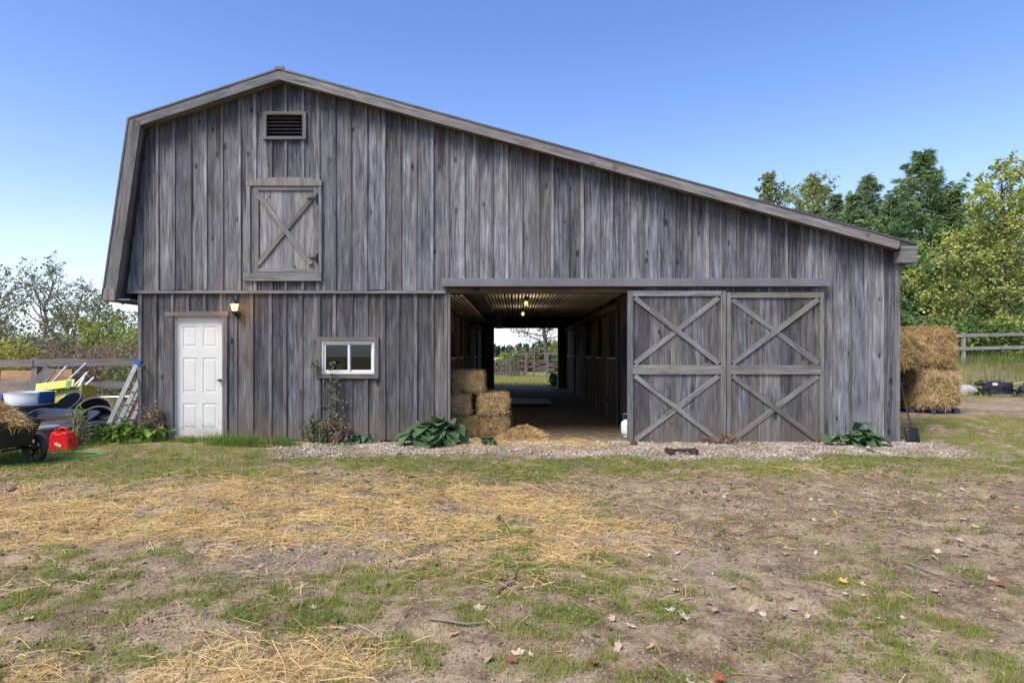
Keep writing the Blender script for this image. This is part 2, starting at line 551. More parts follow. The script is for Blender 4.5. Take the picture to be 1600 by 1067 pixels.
M['black_rubber'] = plain('black_rubber', (.02, .02, .022), .6, 0, .3, 9, dirt=.4, dirtcol=(.09, .08, .065))
M['blue_black'] = plain('blue_black_plastic', (.03, .045, .075), .35, 0, .3, 6, dirt=.25, dirtcol=(.09, .09, .09))
M['tyre_pale'] = plain('dusty_tyre', (.30, .26, .2), .9, 0, .2, 20, bump=.3)
M['grey_plastic'] = plain('grey_brown_plastic', (.11, .095, .09), .5, 0, .15, 5, dirt=.2)
M['rust'] = plain('rusty_iron', (.05, .035, .028), .8, .2, .5, 18, bump=.3, dirt=.5, dirtcol=(.14, .07, .035))
M['hose'] = plain('green_hose', (.05, .25, .1), .45, 0, .1)
M['twine'] = plain('orange_twine', (.42, .2, .06), .8)
M['paper'] = plain('worn_sticker', (.5, .5, .42), .6, 0, .3, 30)
M['cloth_dark'] = plain('dark_cloth', (.012, .012, .014), .95, 0, .3, 9)
M['rock'] = plain('pale_rock', (.33, .315, .30), .85, 0, .25, 5, bump=.4)
M['mat'] = plain('worn_grey_mat', (.45, .42, .36), .8, 0, .25, 4, bump=.2, dirt=.4)
M['bark'] = wood('tree_bark', (.05, .04, .032), (.12, .10, .08), (.21, .185, .155), (.1, .08, .06), (.8, 1.15), knots=.3)
M['bark_grey'] = wood('pale_bark', (.12, .105, .09), (.22, .2, .175), (.32, .3, .27), (.16, .13, .1), (.8, 1.15), knots=.3)
M['twig'] = wood('dry_twig', (.1, .08, .06), (.2, .165, .125), (.3, .26, .2), (.18, .13, .09), (.8, 1.15), knots=.3)

M['strawm'] = leafmat('straw_stalks', [(0, (.22, .13, .045)), (.3, (.46, .30, .105)), (.6, (.66, .47, .19)), (1, (.82, .66, .36))], .15, .6, 3)
M['haym'] = leafmat('bale_straw', [(0, (.08, .045, .016)), (.35, (.33, .215, .085)), (.65, (.56, .395, .18)), (1, (.78, .63, .38))], .1, .65, 5, .3)
M['haydark'] = leafmat('bale_core', [(0, (.10, .06, .02)), (1, (.22, .135, .05))], .0, .8, 14)
M['grassm'] = leafmat('short_grass', [(0, (.075, .115, .018)), (.35, (.18, .24, .035)), (.65, (.32, .36, .065)), (.82, (.46, .41, .14)), (1, (.60, .48, .24))], .35, .55, .9)
M['lushm'] = leafmat('lush_grass', [(0, (.045, .095, .016)), (.5, (.13, .22, .035)), (1, (.27, .35, .075))], .35, .5, 2)
M['tallm'] = leafmat('tall_meadow_grass', [(0, (.07, .11, .025)), (.45, (.15, .19, .05)), (.75, (.25, .25, .09)), (1, (.42, .35, .18))], .35, .6, .5)
M['farfield'] = leafmat('pale_meadow', [(0, (.19, .24, .04)), (.5, (.32, .37, .07)), (1, (.46, .45, .12))], .35, .6, .3)
M['pebm'] = leafmat('pebbles', [(0, (.10, .078, .058)), (.35, (.23, .185, .145)), (.7, (.37, .31, .255)), (1, (.56, .50, .43))], 0, .8, 2)
M['dirtm'] = leafmat('soil_crumbs', [(0, (.065, .042, .026)), (.5, (.17, .12, .08)), (.8, (.30, .23, .165)), (1, (.44, .37, .29))], 0, .9, 2)
M['leaf_dry'] = leafmat('dry_fallen_leaf', [(0, (.30, .19, .11)), (.5, (.48, .37, .28)), (1, (.62, .53, .45))], .15, .7, 3)
M['leaf_red'] = leafmat('red_fallen_leaf', [(0, (.34, .06, .03)), (1, (.4, .1, .05))], .15, .7, 3)
M['leaf_brown'] = leafmat('brown_fallen_leaf', [(0, (.20, .085, .045)), (1, (.28, .14, .08))], .15, .7, 3)
M['leaf_yellow'] = leafmat('yellow_fallen_leaf', [(0, (.62, .42, .08)), (1, (.7, .52, .16))], .2, .7, 3)
M['spruce'] = leafmat('spruce_needles', [(0, (.05, .10, .042)), (.5, (.17, .265, .105)), (1, (.40, .50, .22))], .3, .6, .6)
M['spruce_b'] = leafmat('blue_spruce_needles', [(0, (.06, .11, .06)), (.5, (.18, .265, .135)), (1, (.38, .46, .25))], .3, .6, .6)
M['larch'] = leafmat('olive_needles', [(0, (.07, .11, .035)), (.5, (.165, .215, .07)), (1, (.36, .36, .13))], .35, .6, .6)
M['maple'] = leafmat('yellowing_leaves', [(0, (.08, .14, .035)), (.35, (.25, .33, .08)), (.65, (.50, .54, .15)), (1, (.80, .72, .22))], .45, .5, .5)
M['maple_b'] = leafmat('green_leaves', [(0, (.045, .10, .025)), (.5, (.14, .22, .055)), (1, (.34, .40, .10))], .4, .5, .6)
M['poplar'] = leafmat('autumn_poplar_leaves', [(0, (.10, .135, .05)), (.5, (.26, .32, .11)), (1, (.50, .52, .22))], .5, .5, .8)
M['olive'] = leafmat('olive_leaves', [(0, (.085, .105, .05)), (.5, (.195, .225, .10)), (1, (.38, .38, .17))], .5, .5, .8)
M['ltgreen'] = leafmat('light_green_leaves', [(0, (.11, .16, .04)), (.5, (.27, .33, .07)), (1, (.52, .52, .15))], .5, .5, .8)
M['rustleaf'] = leafmat('rusty_brush_leaves', [(0, (.14, .095, .07)), (.5, (.30, .205, .145)), (1, (.46, .36, .24))], .4, .6, .8)
M['yellowleaf'] = leafmat('yellow_bush_leaves', [(0, (.16, .18, .035)), (.5, (.42, .42, .06)), (1, (.66, .60, .12))], .45, .5, 1)
M['bigleaf'] = leafmat('broad_dark_leaf', [(0, (.03, .07, .03)), (.5, (.08, .145, .065)), (1, (.20, .28, .135))], .25, .55, 26)
M['vineleaf'] = leafmat('dusty_vine_leaf', [(0, (.05, .05, .025)), (.5, (.10, .12, .05)), (1, (.2, .2, .10))], .25, .6, 3)
M['treeline'] = leafmat('far_pines', [(0, (.014, .035, .022)), (.5, (.03, .06, .036)), (1, (.06, .095, .055))], 0, .8, .05)


def glass_mat():
    m = NT('window_glass')
    lw = m.n('LayerWeight', {0: .35}).outputs['Fresnel']
    g = m.n('BsdfGlossy', {'Color': (.9, .95, .95, 1), 'Roughness': .02}).outputs[0]
    t = m.n('BsdfTransparent', {'Color': (.45, .55, .47, 1)}).outputs[0]
    x = m.n('MixShader', {0: m.math('ADD', m.math('MULTIPLY', lw, .6), .02), 1: t, 2: g}).outputs[0]
    m.t.links.new(x, m.out.inputs[0])
    return m.m


def emit_mat(name, col, s):
    m = NT(name)
    e = m.n('Emission', {'Color': (*col, 1), 'Strength': s}).outputs[0]
    m.t.links.new(e, m.out.inputs[0])
    return m.m


M['glass'] = glass_mat()
M['lamp_glow'] = emit_mat('lit_lamp_glass', (1, .56, .16), 2.2)
M['bulb_glow'] = emit_mat('lit_bulb', (1, .66, .2), .5)


def ground_mat():
    m = NT('yard_ground')
    co = m.n('NewGeometry').outputs['Position']
    n1 = m.noise(co, .7, 6, .6)
    n2 = m.noise(co, 6, 6, .65)
    n3 = m.noise(co, 38, 5, .7)
    c = m.mix(m.rng(n1, .35, .68, 0, 1, True), (.200, .140, .084), (.335, .248, .158))
    c = m.mix(m.rng(n2, .42, .7, 0, .75, True), c, (.40, .31, .21))
    c = m.mix(m.rng(n2, .50, .32, 0, .9, True), c, (.105, .072, .044))
    c = m.mix(m.rng(n3, .52, .72, 0, .6, True), c, (.52, .425, .31))
    c = m.mix(m.rng(n3, .48, .28, 0, .85, True), c, (.075, .052, .033))
    n4 = m.noise(co, 2.1, 5, .6)
    c = m.mix(m.rng(n4, .50, .70, 0, .65, True), c, (.115, .08, .049))
    # small embedded stones
    vo = m.n('TexVoronoi', {'Vector': co, 'Scale': 42.0, 'Randomness': 1.0}, feature='F1')
    vs = m.n('SeparateColor', {0: vo.outputs['Color']})
    st = m.math('MULTIPLY', m.rng(vo.outputs['Distance'], .25, .38, 1, 0, True), m.math('GREATER_THAN', vs.outputs[0], .72))
    c = m.mix(m.math('MULTIPLY', st, .8), c, m.mix(vs.outputs[1], (.22, .19, .17), (.5, .46, .42)))
    gv, ga, sa, fl, fd = (m.attr(k) for k in ('gravel', 'grass', 'straw', 'floor', 'field'))
    gc = m.mix(vs.outputs[1], (.15, .115, .085), (.34, .28, .225))
    c = m.mix(m.math('MULTIPLY', gv, .85, True), c, gc)
    sc = m.mix(m.rng(n3, .3, .7), (.22, .145, .065), (.55, .40, .20))
    c = m.mix(m.math('MULTIPLY', m.rng(m.math('ADD', sa, m.math('MULTIPLY', m.math('SUBTRACT', n2, .5), 1.0)), .25, 1.0, 0, 1, True), .85), c, sc)
    c = m.mix(m.rng(m.math('ADD', ga, m.math('MULTIPLY', m.math('SUBTRACT', n2, .5), .8)), .35, 1.1, 0, .7, True), c, m.mix(n3, (.09, .085, .03), (.24, .215, .085)))
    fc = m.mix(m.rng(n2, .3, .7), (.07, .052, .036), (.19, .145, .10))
    c = m.mix(m.math('MULTIPLY', fl, m.math('SUBTRACT', 1.0, m.math('MULTIPLY', sa, .85, True))), c, fc)  # straw colour here also carries the daylight painted on the far floor
    mc = m.mix(m.rng(m.noise(co, .05, 5), .35, .65), (.20, .24, .055), (.40, .37, .13))
    mc = m.mix(m.rng(n1, .3, .7), mc, (.32, .32, .09))
    c = m.mix(fd, c, mc)
    h = m.math('ADD', m.math('MULTIPLY', n3, .5), m.math('ADD', m.math('MULTIPLY', n2, .8), m.math('MULTIPLY', st, .4)))
    return m.done(c, .95, h, .9, .04, 0, .1)


M['ground'] = ground_mat()
# ------------------------------------------------------------------ the ground: one sheet to the horizon
BX0, BX1, BD = -6.36, 6.47, 16.0          # barn footprint


def ground_h(x, y):
    x = np.asarray(x, float); y = np.asarray(y, float)
    near = sm(60, 12, np.hypot(x, y + 3))
    h = (fbm(x * .35 + 3, y * .35, 1, 3) - .5) * .10 * near
    h = h + (fbm(x * 1.7, y * 1.7, 5, 4) - .5) * .075 * near
    h = h - .026 * sm(.66, .85, vnoise(x * 4.3, y * 4.3, 81)) * sm(-.3, -1.5, y) * near          # hoof prints
    h = h + (fbm(x * 7, y * 7, 9, 3) - .5) * .022 * near
    # wheel ruts curving through the dirt on the right
    rut = np.abs((y + 5.6) + .16 * (x - 1) - .25 * np.sin(x * .6))
    h = h - .03 * np.exp(-(rut / .22) ** 2) * sm(.5, 3, x) * near
    rut = np.abs((y + 7.0) + .16 * (x - 1) - .25 * np.sin(x * .6 + .4))
    h = h - .025 * np.exp(-(rut / .2) ** 2) * sm(0, 2, x) * near
    # flat along and inside the barn
    inside = sm(-.9, -.1, y) * sm(BD + 1.5, BD, y) * sm(BX0 - .5, BX0, x) * sm(BX1 + .5, BX1, x)
    h = h * (1 - .85 * inside)
    h = h + .05 * sm(-3.4, -5, x) * sm(-2.2, -.2, y)                                        # a little higher at the white door
    h = h + .15 * sm(6.9, 8.6, x) * sm(-.5, 2.8, y) * sm(120, 60, y)                         # rises towards the bales
    h = h + .95 * sm(11, 17, y) * sm(9, 13, x) * sm(160, 70, y)                              # bank below the right fence
    val = sm(36, 110, y) * sm(34, 12, x) 
    h = h - 8.5 * val * (1 - .53 * sm(150, 520, y))
    h = h + (fbm(x * .02, y * .02, 33, 3) - .5) * 3 * sm(60, 200, y)
    h = h - 20 * sm(820, 1400, y)
    return h


def m_gravel(x, y):
    n = fbm(x * 1.3, y * 1.3, 41, 4)
    a = sm(-1.75, -1.25, y + (n - .5) * 1.3) * sm(.25, 0, y) * sm(-4.1, -3.2, x + (n - .5) * 1.2) * sm(7.5, 6.3, x)
    b = .8 * np.exp(-(((x + 1.75) / .75) ** 2 + ((y + 5.85) / .55) ** 2)) * sm(.35, .6, n)
    c = .7 * np.exp(-(((x - .9) / .9) ** 2 + ((y + 6.1) / .5) ** 2)) * sm(.4, .65, n)
    return np.clip(a + b + c, 0, 1)


def m_straw(x, y):
    n = fbm(x * .9 + 7, y * 1.3, 51, 4)
    n3 = fbm(x * 3.1, y * 4.2, 53, 4)
    d = y + D
    a = sm(4.1, 5.0, d + (n - .5) * 1.6) * sm(8.3, 6.6, d + (n - .5) * 1.4) * sm(1.6, .3, x + (n - .5) * 1.8 + .35 * (d - 5.5))
    core = 1.1 * np.exp(-(((d - 5.75) / .85) ** 2)) * sm(-5.6, -4, x)
    a = a * np.clip(.2 + .35 * sm(.3, .6, n) + .75 * core, 0, 1)
    thin = .16 * sm(3.3, 4.2, d) * sm(8.5, 7.8, d) * sm(3.2, .5, x)
    b = sm(3.35, 2.85, d + (n - .5) * .7) * sm(-.3, -1.1, x + (n - .5) * .9)
    c = sm(-1.25, -.6, y + (n - .5) * .7) * sm(.5, .1, y) * sm(-1.5, -1.1, x) * sm(2.2, 1.0, x + (n - .5)) * .62
    e = .8 * np.exp(-(((x + 4.05) / .55) ** 2 + ((y + .32) / .3) ** 2))
    f = .55 * np.exp(-(((x - 3.7) / 1.0) ** 2 + ((y + 2.55) / .3) ** 2))
    g = .6 * np.exp(-(((x - 9.6) / .9) ** 2 + ((y - 2.2) / .5) ** 2))
    return np.clip((a + thin + b + e + f + g) * (.25 + 1.0 * sm(.32, .58, n3)) + c, 0, 1)


def m_grass(x, y):
    n = fbm(x * 1.1 + 20, y * 1.1, 61, 4)
    n2 = fbm(x * 3.4, y * 4.2, 71, 4)
    n3 = fbm(x * 8, y * 9, 73, 3)
    d = y + D
    strip = sm(6.7, 8.2, d + (n - .5) * 2.0) * sm(9.4, 8.95, d + (n2 - .5) * 1.1) * (.25 + .75 * sm(.38, .56, n2 + .07 * sm(7.6, 8.6, d)))
    left = sm(-2.6, -4.4, x + (n - .5) * 2) * sm(6.6, 8.4, d + (n - .5) * 1.6) * sm(10.7, 10.3, d) * (.35 + .65 * sm(.36, .52, n2))
    lfar = sm(BX0 + .3, BX0, x) * sm(-.5, 0.3, y) * .8
    bias = .085 * sm(4.3, 3.4, d) * sm(3.8, 1.6, x) + .05 * sm(-1.6, -3.0, x) * sm(5.3, 4.6, d) + .03 * np.exp(-(((x + .1) / 1.2) ** 2 + ((d - 4.3) / .5) ** 2)) + .035 * np.exp(-(((x - 1.9) / .8) ** 2 + ((d - 3.7) / .35) ** 2))
    patch = sm(.475, .60, n * .42 + n2 * .58 + bias) * sm(7.4, 5.4, d) * (1 - .8 * sm(.4, .75, m_straw(x, y)))
    patch = patch * (1 - .8 * sm(.8, 2.2, x) * sm(4.0, 4.6, d) * sm(7.6, 7.0, d)) * (.35 + .65 * sm(.4, .6, n3))
    faint = .10 * sm(.35, .65, n3)
    right = sm(6.4, 7.2, x) * sm(8.3, 9.2, d) * sm(13.6, 12.6, d) * sm(10.9, 10.0, x - (d - 10.5) * .15) * sm(.32, .5, n2)
    right2 = sm(7.5, 8.5, x) * sm(16.5, 18.5, d + (n - .5) * 2)
    inside = sm(-.3, 0, y) * sm(BD + .4, BD, y) * sm(BX0 - .1, BX0, x) * sm(BX1 + .1, BX1, x)
    back = sm(BD, BD + 1.0, y)
    g = np.clip(strip * 1.15 + left + lfar + patch + faint + right + right2 + back, 0, 1) * (1 - inside)
    return g * (1 - .9 * m_gravel(x, y))


def axis_lines(a, b, fine, lo, hi, grow=1.22):
    c = list(np.arange(a, b + 1e-6, fine))
    s = fine; p = b
    while p < hi:
        s *= grow; p += s; c.append(p)
    s = fine; p = a
    while p > lo:
        s *= grow; p -= s; c.insert(0, p)
    return np.array(c)


gx = axis_lines(-9, 10, .042, -1500, 1500, 1.16)
gy = axis_lines(-8.2, 1.0, .036, -200, 2600, 1.06)
GX, GY = np.meshgrid(gx, gy)
GZ = ground_h(GX, GY)
nxg, nyg = len(gx), len(gy)
idx = np.arange(nxg * nyg).reshape(nyg, nxg)
gf = np.stack([idx[:-1, :-1], idx[:-1, 1:], idx[1:, 1:], idx[1:, :-1]], -1).reshape(-1, 4)
ground = link_mesh('ground', np.stack([GX, GY, GZ], -1).reshape(-1, 3), gf, M['ground'], smooth=True)
tag(ground, 'dirt yard with straw and thin grass around the barn, fields beyond', 'ground', kind='structure')
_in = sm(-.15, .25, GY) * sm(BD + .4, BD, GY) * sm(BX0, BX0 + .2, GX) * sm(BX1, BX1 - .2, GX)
for nm, arr in (('gravel', m_gravel(GX, GY)), ('straw', np.maximum(m_straw(GX, GY), .9 * _in * sm(7.5, 11, GY) * (.4 + .6 * fbm(GX * 2, GY * 2, 201, 3)))), ('grass', m_grass(GX, GY)), ('floor', _in),  # far passage floor painted lighter as straw, standing in for daylight from the back
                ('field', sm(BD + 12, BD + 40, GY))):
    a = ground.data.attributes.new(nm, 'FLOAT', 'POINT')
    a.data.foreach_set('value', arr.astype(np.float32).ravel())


def scatter(n, x0, x1, d0, d1, dens, seed=0, power=1.0):
    """n tries in the view wedge between distances d0..d1, kept where dens(x,y) beats a dice"""
    g = np.random.default_rng(seed)
    d = (d0 ** power + g.random(n) * (d1 ** power - d0 ** power)) ** (1 / power)
    x = x0 + g.random(n) * (x1 - x0)
    y = d - D
    k = (g.random(n) < dens(x, y)) & (np.abs(x) < d * .9 + .3)
    x, y = x[k], y[k]
    return np.stack([x, y, ground_h(x, y)], 1), g


def outside(x, y):
    return ~((x > BX0) & (x < BX1) & (y > -.03) & (y < BD + .1))


def straw_cover():
    P, g = scatter(330000, -8.6, 9.5, 2.6, 11.0, lambda x, y: np.clip(m_straw(x, y) ** 1.3 + .012 * (y < -.5), 0, 1) * .8, 3, 1.4)
    N = len(P)
    an = g.random(N) * 2 * PI
    tilt = np.abs(g.normal(0, .2, N))
    d = np.stack([np.cos(an) * np.cos(tilt), np.sin(an) * np.cos(tilt), np.sin(tilt)], 1)
    side = np.stack([-np.sin(an), np.cos(an), g.normal(0, .5, N)], 1)
    side /= np.linalg.norm(side, axis=1)[:, None]
    L = g.uniform(.05, .20, N) * (1 + .5 * (g.random(N) < .1))
    P[:, 2] += .006 + g.random(N) * .022
    v, f, n = blades(P, d, side, L, g.uniform(.002, .0044, N), g.uniform(0, .35, N), .8, 2)
    o = link_mesh('loose_straw', v, f, M['strawm'], rnd=np.repeat(np.clip(g.normal(.5, .27, N), 0, 1), n))
    tag(o, 'loose yellow straw strewn over the trampled yard', 'straw', kind='stuff')


def grass_cover():
    def build(name, label, n, box, dens, mat, hmin, hmax, wmin, wmax, seed, power=1.2, segs=2, lean=.45):
        P, g = scatter(n, *box, dens, seed, power)
        N = len(P)
        an = g.random(N) * 2 * PI
        t = np.abs(g.normal(0, lean, N))
        d = np.stack([np.cos(an) * np.sin(t), np.sin(an) * np.sin(t), np.cos(t)], 1)
        side = np.stack([-np.sin(an + g.normal(0, .6, N)), np.cos(an + g.normal(0, .6, N)), np.zeros(N)], 1)
        size = .55 + .9 * fbm(P[:, 0] * 2.2, P[:, 1] * 2.2, seed + 3, 3)
        L = g.uniform(hmin, hmax, N) * size
        P[:, 2] -= .004
        v, f, k = blades(P, d, side, L, g.uniform(wmin, wmax, N), g.uniform(0, .5, N), .15, segs)
        o = link_mesh(name, v, f, M[mat], rnd=np.repeat(np.clip(g.normal(.45, .25, N), 0, 1), k))
        tag(o, label, 'grass', kind='stuff')
    build('short_grass', 'short green grass growing in patches over the yard', 620000, (-9, 10.5, 2.6, 12.8),
          lambda x, y: np.clip(m_grass(x, y) ** 1.4, 0, 1) * outside(x, y) * .95, 'grassm', .02, .075, .0022, .005, 21, 1.3)
    build('short_grass', 'short yellow green grass in loose patches across the near half of the yard', 420000, (-5.5, 5.5, 2.6, 6.3),
          lambda x, y: np.clip(m_grass(x, y) ** 1.3, 0, 1) * .95, 'grassm', .018, .06, .002, .0045, 22, 1.0, lean=.6)
    # low broad weeds (clover, plantain) hugging the soil
    P, g = scatter(150000, -8.5, 9, 2.6, 9.4, lambda x, y: np.clip(m_grass(x, y), 0, 1) ** 1.5 * sm(.42, .6, fbm(x * 2.1, y * 2.1, 171, 3)), 23, 1.3)
    P = P + g.normal(0, .004, P.shape); P[:, 2] += .012 + g.random(len(P)) * .02
    N = len(P)
    nr = rand_unit(N, g) * .5 + np.array([0, 0, 1.0]); nr /= np.linalg.norm(nr, axis=1)[:, None]
    dd = ortho(nr, g); ss = np.cross(nr, dd); z_ = g.uniform(.006, .016, N)[:, None]
    v = np.stack([P - dd * z_, P + ss * z_ * .6, P + dd * z_, P - ss * z_ * .6], 1).reshape(-1, 3)
    o = link_mesh('ground_weeds', v, np.arange(N * 4).reshape(N, 4), M['lushm'], rnd=np.repeat(np.clip(g.normal(.55, .25, N), 0, 1), 4))
    tag(o, 'low clover and small weeds hugging the soil', 'weeds', kind='stuff')
    # clumpy tufts: dense little circles of longer blades
    g = np.random.default_rng(77)
    P, _ = scatter(2600, -8, 8.5, 2.7, 9.2, lambda x, y: np.clip(m_grass(x, y) * .5 + .05, 0, 1) * (1 - .8 * m_straw(x, y)), 78, 1.2)
    cnt = g.integers(14, 46, len(P)); R = g.uniform(.02, .085, len(P))
    c = np.repeat(P, cnt, 0); N = len(c)
    an = g.random(N) * 2 * PI; rr = np.sqrt(g.random(N)) * np.repeat(R, cnt)
    b = c + np.stack([np.cos(an) * rr, np.sin(an) * rr, np.zeros(N)], 1)
    b[:, 2] = ground_h(b[:, 0], b[:, 1]) - .003
    t = np.abs(g.normal(.25, .35, N))
    d = np.stack([np.cos(an) * np.sin(t), np.sin(an) * np.sin(t), np.cos(t)], 1)
    side = np.stack([-np.sin(an), np.cos(an), np.zeros(N)], 1)
    v, f, k = blades(b, d, side, g.uniform(.035, .10, N), g.uniform(.0025, .006, N), g.uniform(.1, .7, N), .12, 2)
    o = link_mesh('grass_tufts', v, f, M['grassm'], rnd=np.repeat(np.clip(np.repeat(g.normal(.35, .2, len(P)), cnt) + g.normal(0, .12, N), 0, 1), k))
    tag(o, 'small scattered tufts of green grass in the dirt', 'grass', kind='stuff')
    # long lush grass against the wall by the white door and at the junk pile
    spots = [(-4.75, -.5, .6, .40), (-4.0, -.6, .55, .44), (-6.6, -.35, 1.0, .3), (-7.6, -1.6, 1.2, .35), (-5.7, -.35, .5, .2), (-3.1, -.35, .5, .14), (-7.0, .4, .8, .3)]
    for j, (cx, cy, R, hh) in enumerate(spots):
        n = int(5200 * R)
        an = g.random(n) * 2 * PI; rr = np.sqrt(g.random(n)) * R
        x = cx + np.cos(an) * rr; y = cy + np.sin(an) * rr * .5
        k = outside(x, y) & (g.random(n) < sm(.3, .6, fbm(x * 3, y * 3, 91, 3)))
        x, y = x[k], y[k]; n = len(x)
        b = np.stack([x, y, ground_h(x, y) - .005], 1)
        a2 = g.random(n) * 2 * PI; t = np.abs(g.normal(.2, .35, n))
        d = np.stack([np.cos(a2) * np.sin(t), np.sin(a2) * np.sin(t), np.cos(t)], 1)
        side = np.stack([-np.sin(a2), np.cos(a2), np.zeros(n)], 1)
        v, f, kk = blades(b, d, side, g.uniform(.4, 1.0, n) * hh * (1 - .5 * rr[k] / R), g.uniform(.004, .009, n), g.uniform(.1, .7, n), .1, 3)
        spots[j] = (v, f, np.repeat(np.clip(g.normal(.45, .25, n), 0, 1), kk))
    v = np.concatenate([s[0] for s in spots]); o_ = np.cumsum([0] + [len(s[0]) for s in spots[:-1]])
    f = np.concatenate([s[1] + k for s, k in zip(spots, o_)])
    o = link_mesh('long_grass', v, f, M['lushm'], rnd=np.concatenate([s[2] for s in spots]))
    tag(o, 'long lush grass along the wall by the white door', 'grass', kind='stuff')
    # tall meadow grass on the bank behind the dirt track, right of the barn, and behind the left fence
    def tall(name, label, n, x0, x1, y0, y1, hmin, hmax, seed, mat='tallm', w=(.008, .02)):
        g = np.random.default_rng(seed)
        x = g.uniform(x0, x1, n); y = g.uniform(y0, y1, n)
        k = outside(x, y) & (g.random(n) < .35 + .65 * sm(.35, .6, fbm(x * .8, y * .8, seed, 3)))
        x, y = x[k], y[k]; n = len(x)
        b = np.stack([x, y, ground_h(x, y) - .02], 1)
        a2 = g.random(n) * 2 * PI; t = np.abs(g.normal(.12, .25, n))
        d = np.stack([np.cos(a2) * np.sin(t), np.sin(a2) * np.sin(t), np.cos(t)], 1)
        side = np.stack([-np.sin(a2), np.cos(a2), np.zeros(n)], 1)
        v, f, kk = blades(b, d, side, g.uniform(hmin, hmax, n), g.uniform(*w, n), g.uniform(.1, .6, n), .15, 2)
        o = link_mesh(name, v, f, M[mat], rnd=np.repeat(np.clip(g.normal(.4, .2, n) + .2 * fbm(x, y, 5, 2), 0, 1), kk))
        tag(o, label, 'grass', kind='stuff')
    tall('meadow_grass', 'tall mixed grass on the bank below the right fence', 30000, 9.5, 30, 10.4, 21, .25, .8, 301)
    tall('bank_grass', 'low green grass edging the dirt track on the right', 12000, 8.5, 20, 8.0, 11, .05, .22, 302, 'grassm', (.006, .012))
    tall('pasture_grass', 'pale grass in the pasture behind the left fence', 16000, -16, -6.4, 2.2, 11, .1, .4, 303)
    tall('paddock_grass', 'bright yellow green grass behind the barn passage', 15000, -3.5, 5.0, 16.8, 29, .05, .22, 304, 'farfield', (.012, .03))


def stones():
    # low irregular stones as one mass: an octahedron with jittered corners, split once
    def build(name, label, P, g, smin, smax, mat, mean=.5, sd=.25, flat=.6):
        base = np.array([(1, 0, 0), (-1, 0, 0), (0, 1, 0), (0, -1, 0), (0, 0, 1), (0, 0, -1)], float)
        N = len(P)
        s = g.uniform(smin, smax, N) * (1 + .9 * (g.random(N) < .07))
        pts = base[None] * (1 + g.normal(0, .22, (N, 6, 1))) + g.normal(0, .16, (N, 6, 3))
        an = g.random(N) * 2 * PI
        sc = np.stack([g.uniform(.8, 1.4, N), g.uniform(.7, 1.1, N), np.full(N, flat)], 1) * s[:, None]
        pts = pts * sc[:, None, :]
        c, q = np.cos(an)[:, None], np.sin(an)[:, None]
        x = pts[..., 0] * c - pts[..., 1] * q; y = pts[..., 0] * q + pts[..., 1] * c
        pts = np.stack([x, y, pts[..., 2]], -1) + P[:, None, :] + np.array([0, 0, 1.0])[None, None] * (s * .15)[:, None, None]
        fs = np.array([(0, 2, 4), (2, 1, 4), (1, 3, 4), (3, 0, 4), (2, 0, 5), (1, 2, 5), (3, 1, 5), (0, 3, 5)])
        f = (np.arange(N)[:, None, None] * 6 + fs[None]).reshape(-1, 3)
        o = link_mesh(name, pts.reshape(-1, 3), f, M[mat], rnd=np.repeat(np.clip(g.normal(mean, sd, N), 0, 1), 6), smooth=True)
        tag(o, label, 'gravel', kind='stuff')
    P, g = scatter(80000, -4.3, 8.2, 8.4, 10.49, lambda x, y: m_gravel(x, y) * (.15 + .75 * sm(.40, .60, fbm(x * 2.4, y * 2.4, 161, 3))), 5)
    build('gravel', 'pale crushed gravel strip along the foot of the barn wall', P, g, .010, .024, 'pebm', .5, .25)
    P, g = scatter(70000, -6, 8, 2.7, 8.8, lambda x, y: np.clip(m_gravel(x, y) + .22 * sm(.4, .65, fbm(x * .9, y * .9, 141, 3)) + .03, 0, 1) * (1 - .6 * m_grass(x, y)), 6, 1.3)
    build('pebbles', 'small grey pebbles trodden into the dirt yard', P, g, .003, .012, 'pebm', .42, .25)
    P, g = scatter(240000, -8, 10, 2.7, 9.2, lambda x, y: np.clip(.12 + .7 * sm(.45, .62, fbm(x * 1.4, y * 1.4, 151, 4)), 0, 1) * (1 - .7 * m_gravel(x, y)), 7, 1.3)
    build('soil_crumbs', 'dark crumbs of soil scattered over the yard', P, g, .002, .009, 'dirtm', .42, .27, .75)
    P, g = scatter(9000, -8, 8, 2.9, 9.0, lambda x, y: np.clip(.05 + .6 * sm(.5, .66, fbm(x * 1.1, y * 1.1, 181, 4)), 0, 1), 9, 1.3)
    build('clods', 'dark earth clods kicked up over the yard', P, g, .008, .024, 'dirtm', .22, .2, .7)


def leaf_mesh(name, mat, seed, size):
    """a curled lobed dead leaf with a stalk"""
    g = np.random.default_rng(seed)
    n = 22
    pts = [(0, 0, .006)]
    for k in range(n):
        a = 2 * PI * k / n
        lobe = 1 + .26 * math.cos(5 * a) + .10 * math.cos(11 * a + seed) + g.normal(0, .04)
        r = size * .5 * lobe * (1 - .12 * math.cos(a))
        x, y = r * math.cos(a), r * .82 * math.sin(a)
        z = .006 + size * (.22 * (x / size) ** 2 * g.choice([1, 1.6]) + .75 * (y / size) ** 2 * (1 if seed % 2 else .45)) + g.normal(0, size * .02)
        pts.append((x, y, z))
    f = [(0, k + 1, (k + 1) % n + 1) for k in range(n)]
    b = len(pts)
    pts += [(-size * .45, -.0015, .008), (-size * .45, .0015, .008), (-size * .95, .0012, .012), (-size * .95, -.0012, .012)]
    f.append((b, b + 1, b + 2, b + 3))
    r = g.random()
    return link_mesh(name, np.array(pts), f, M[mat], rnd=np.full(len(pts), r), smooth=True)


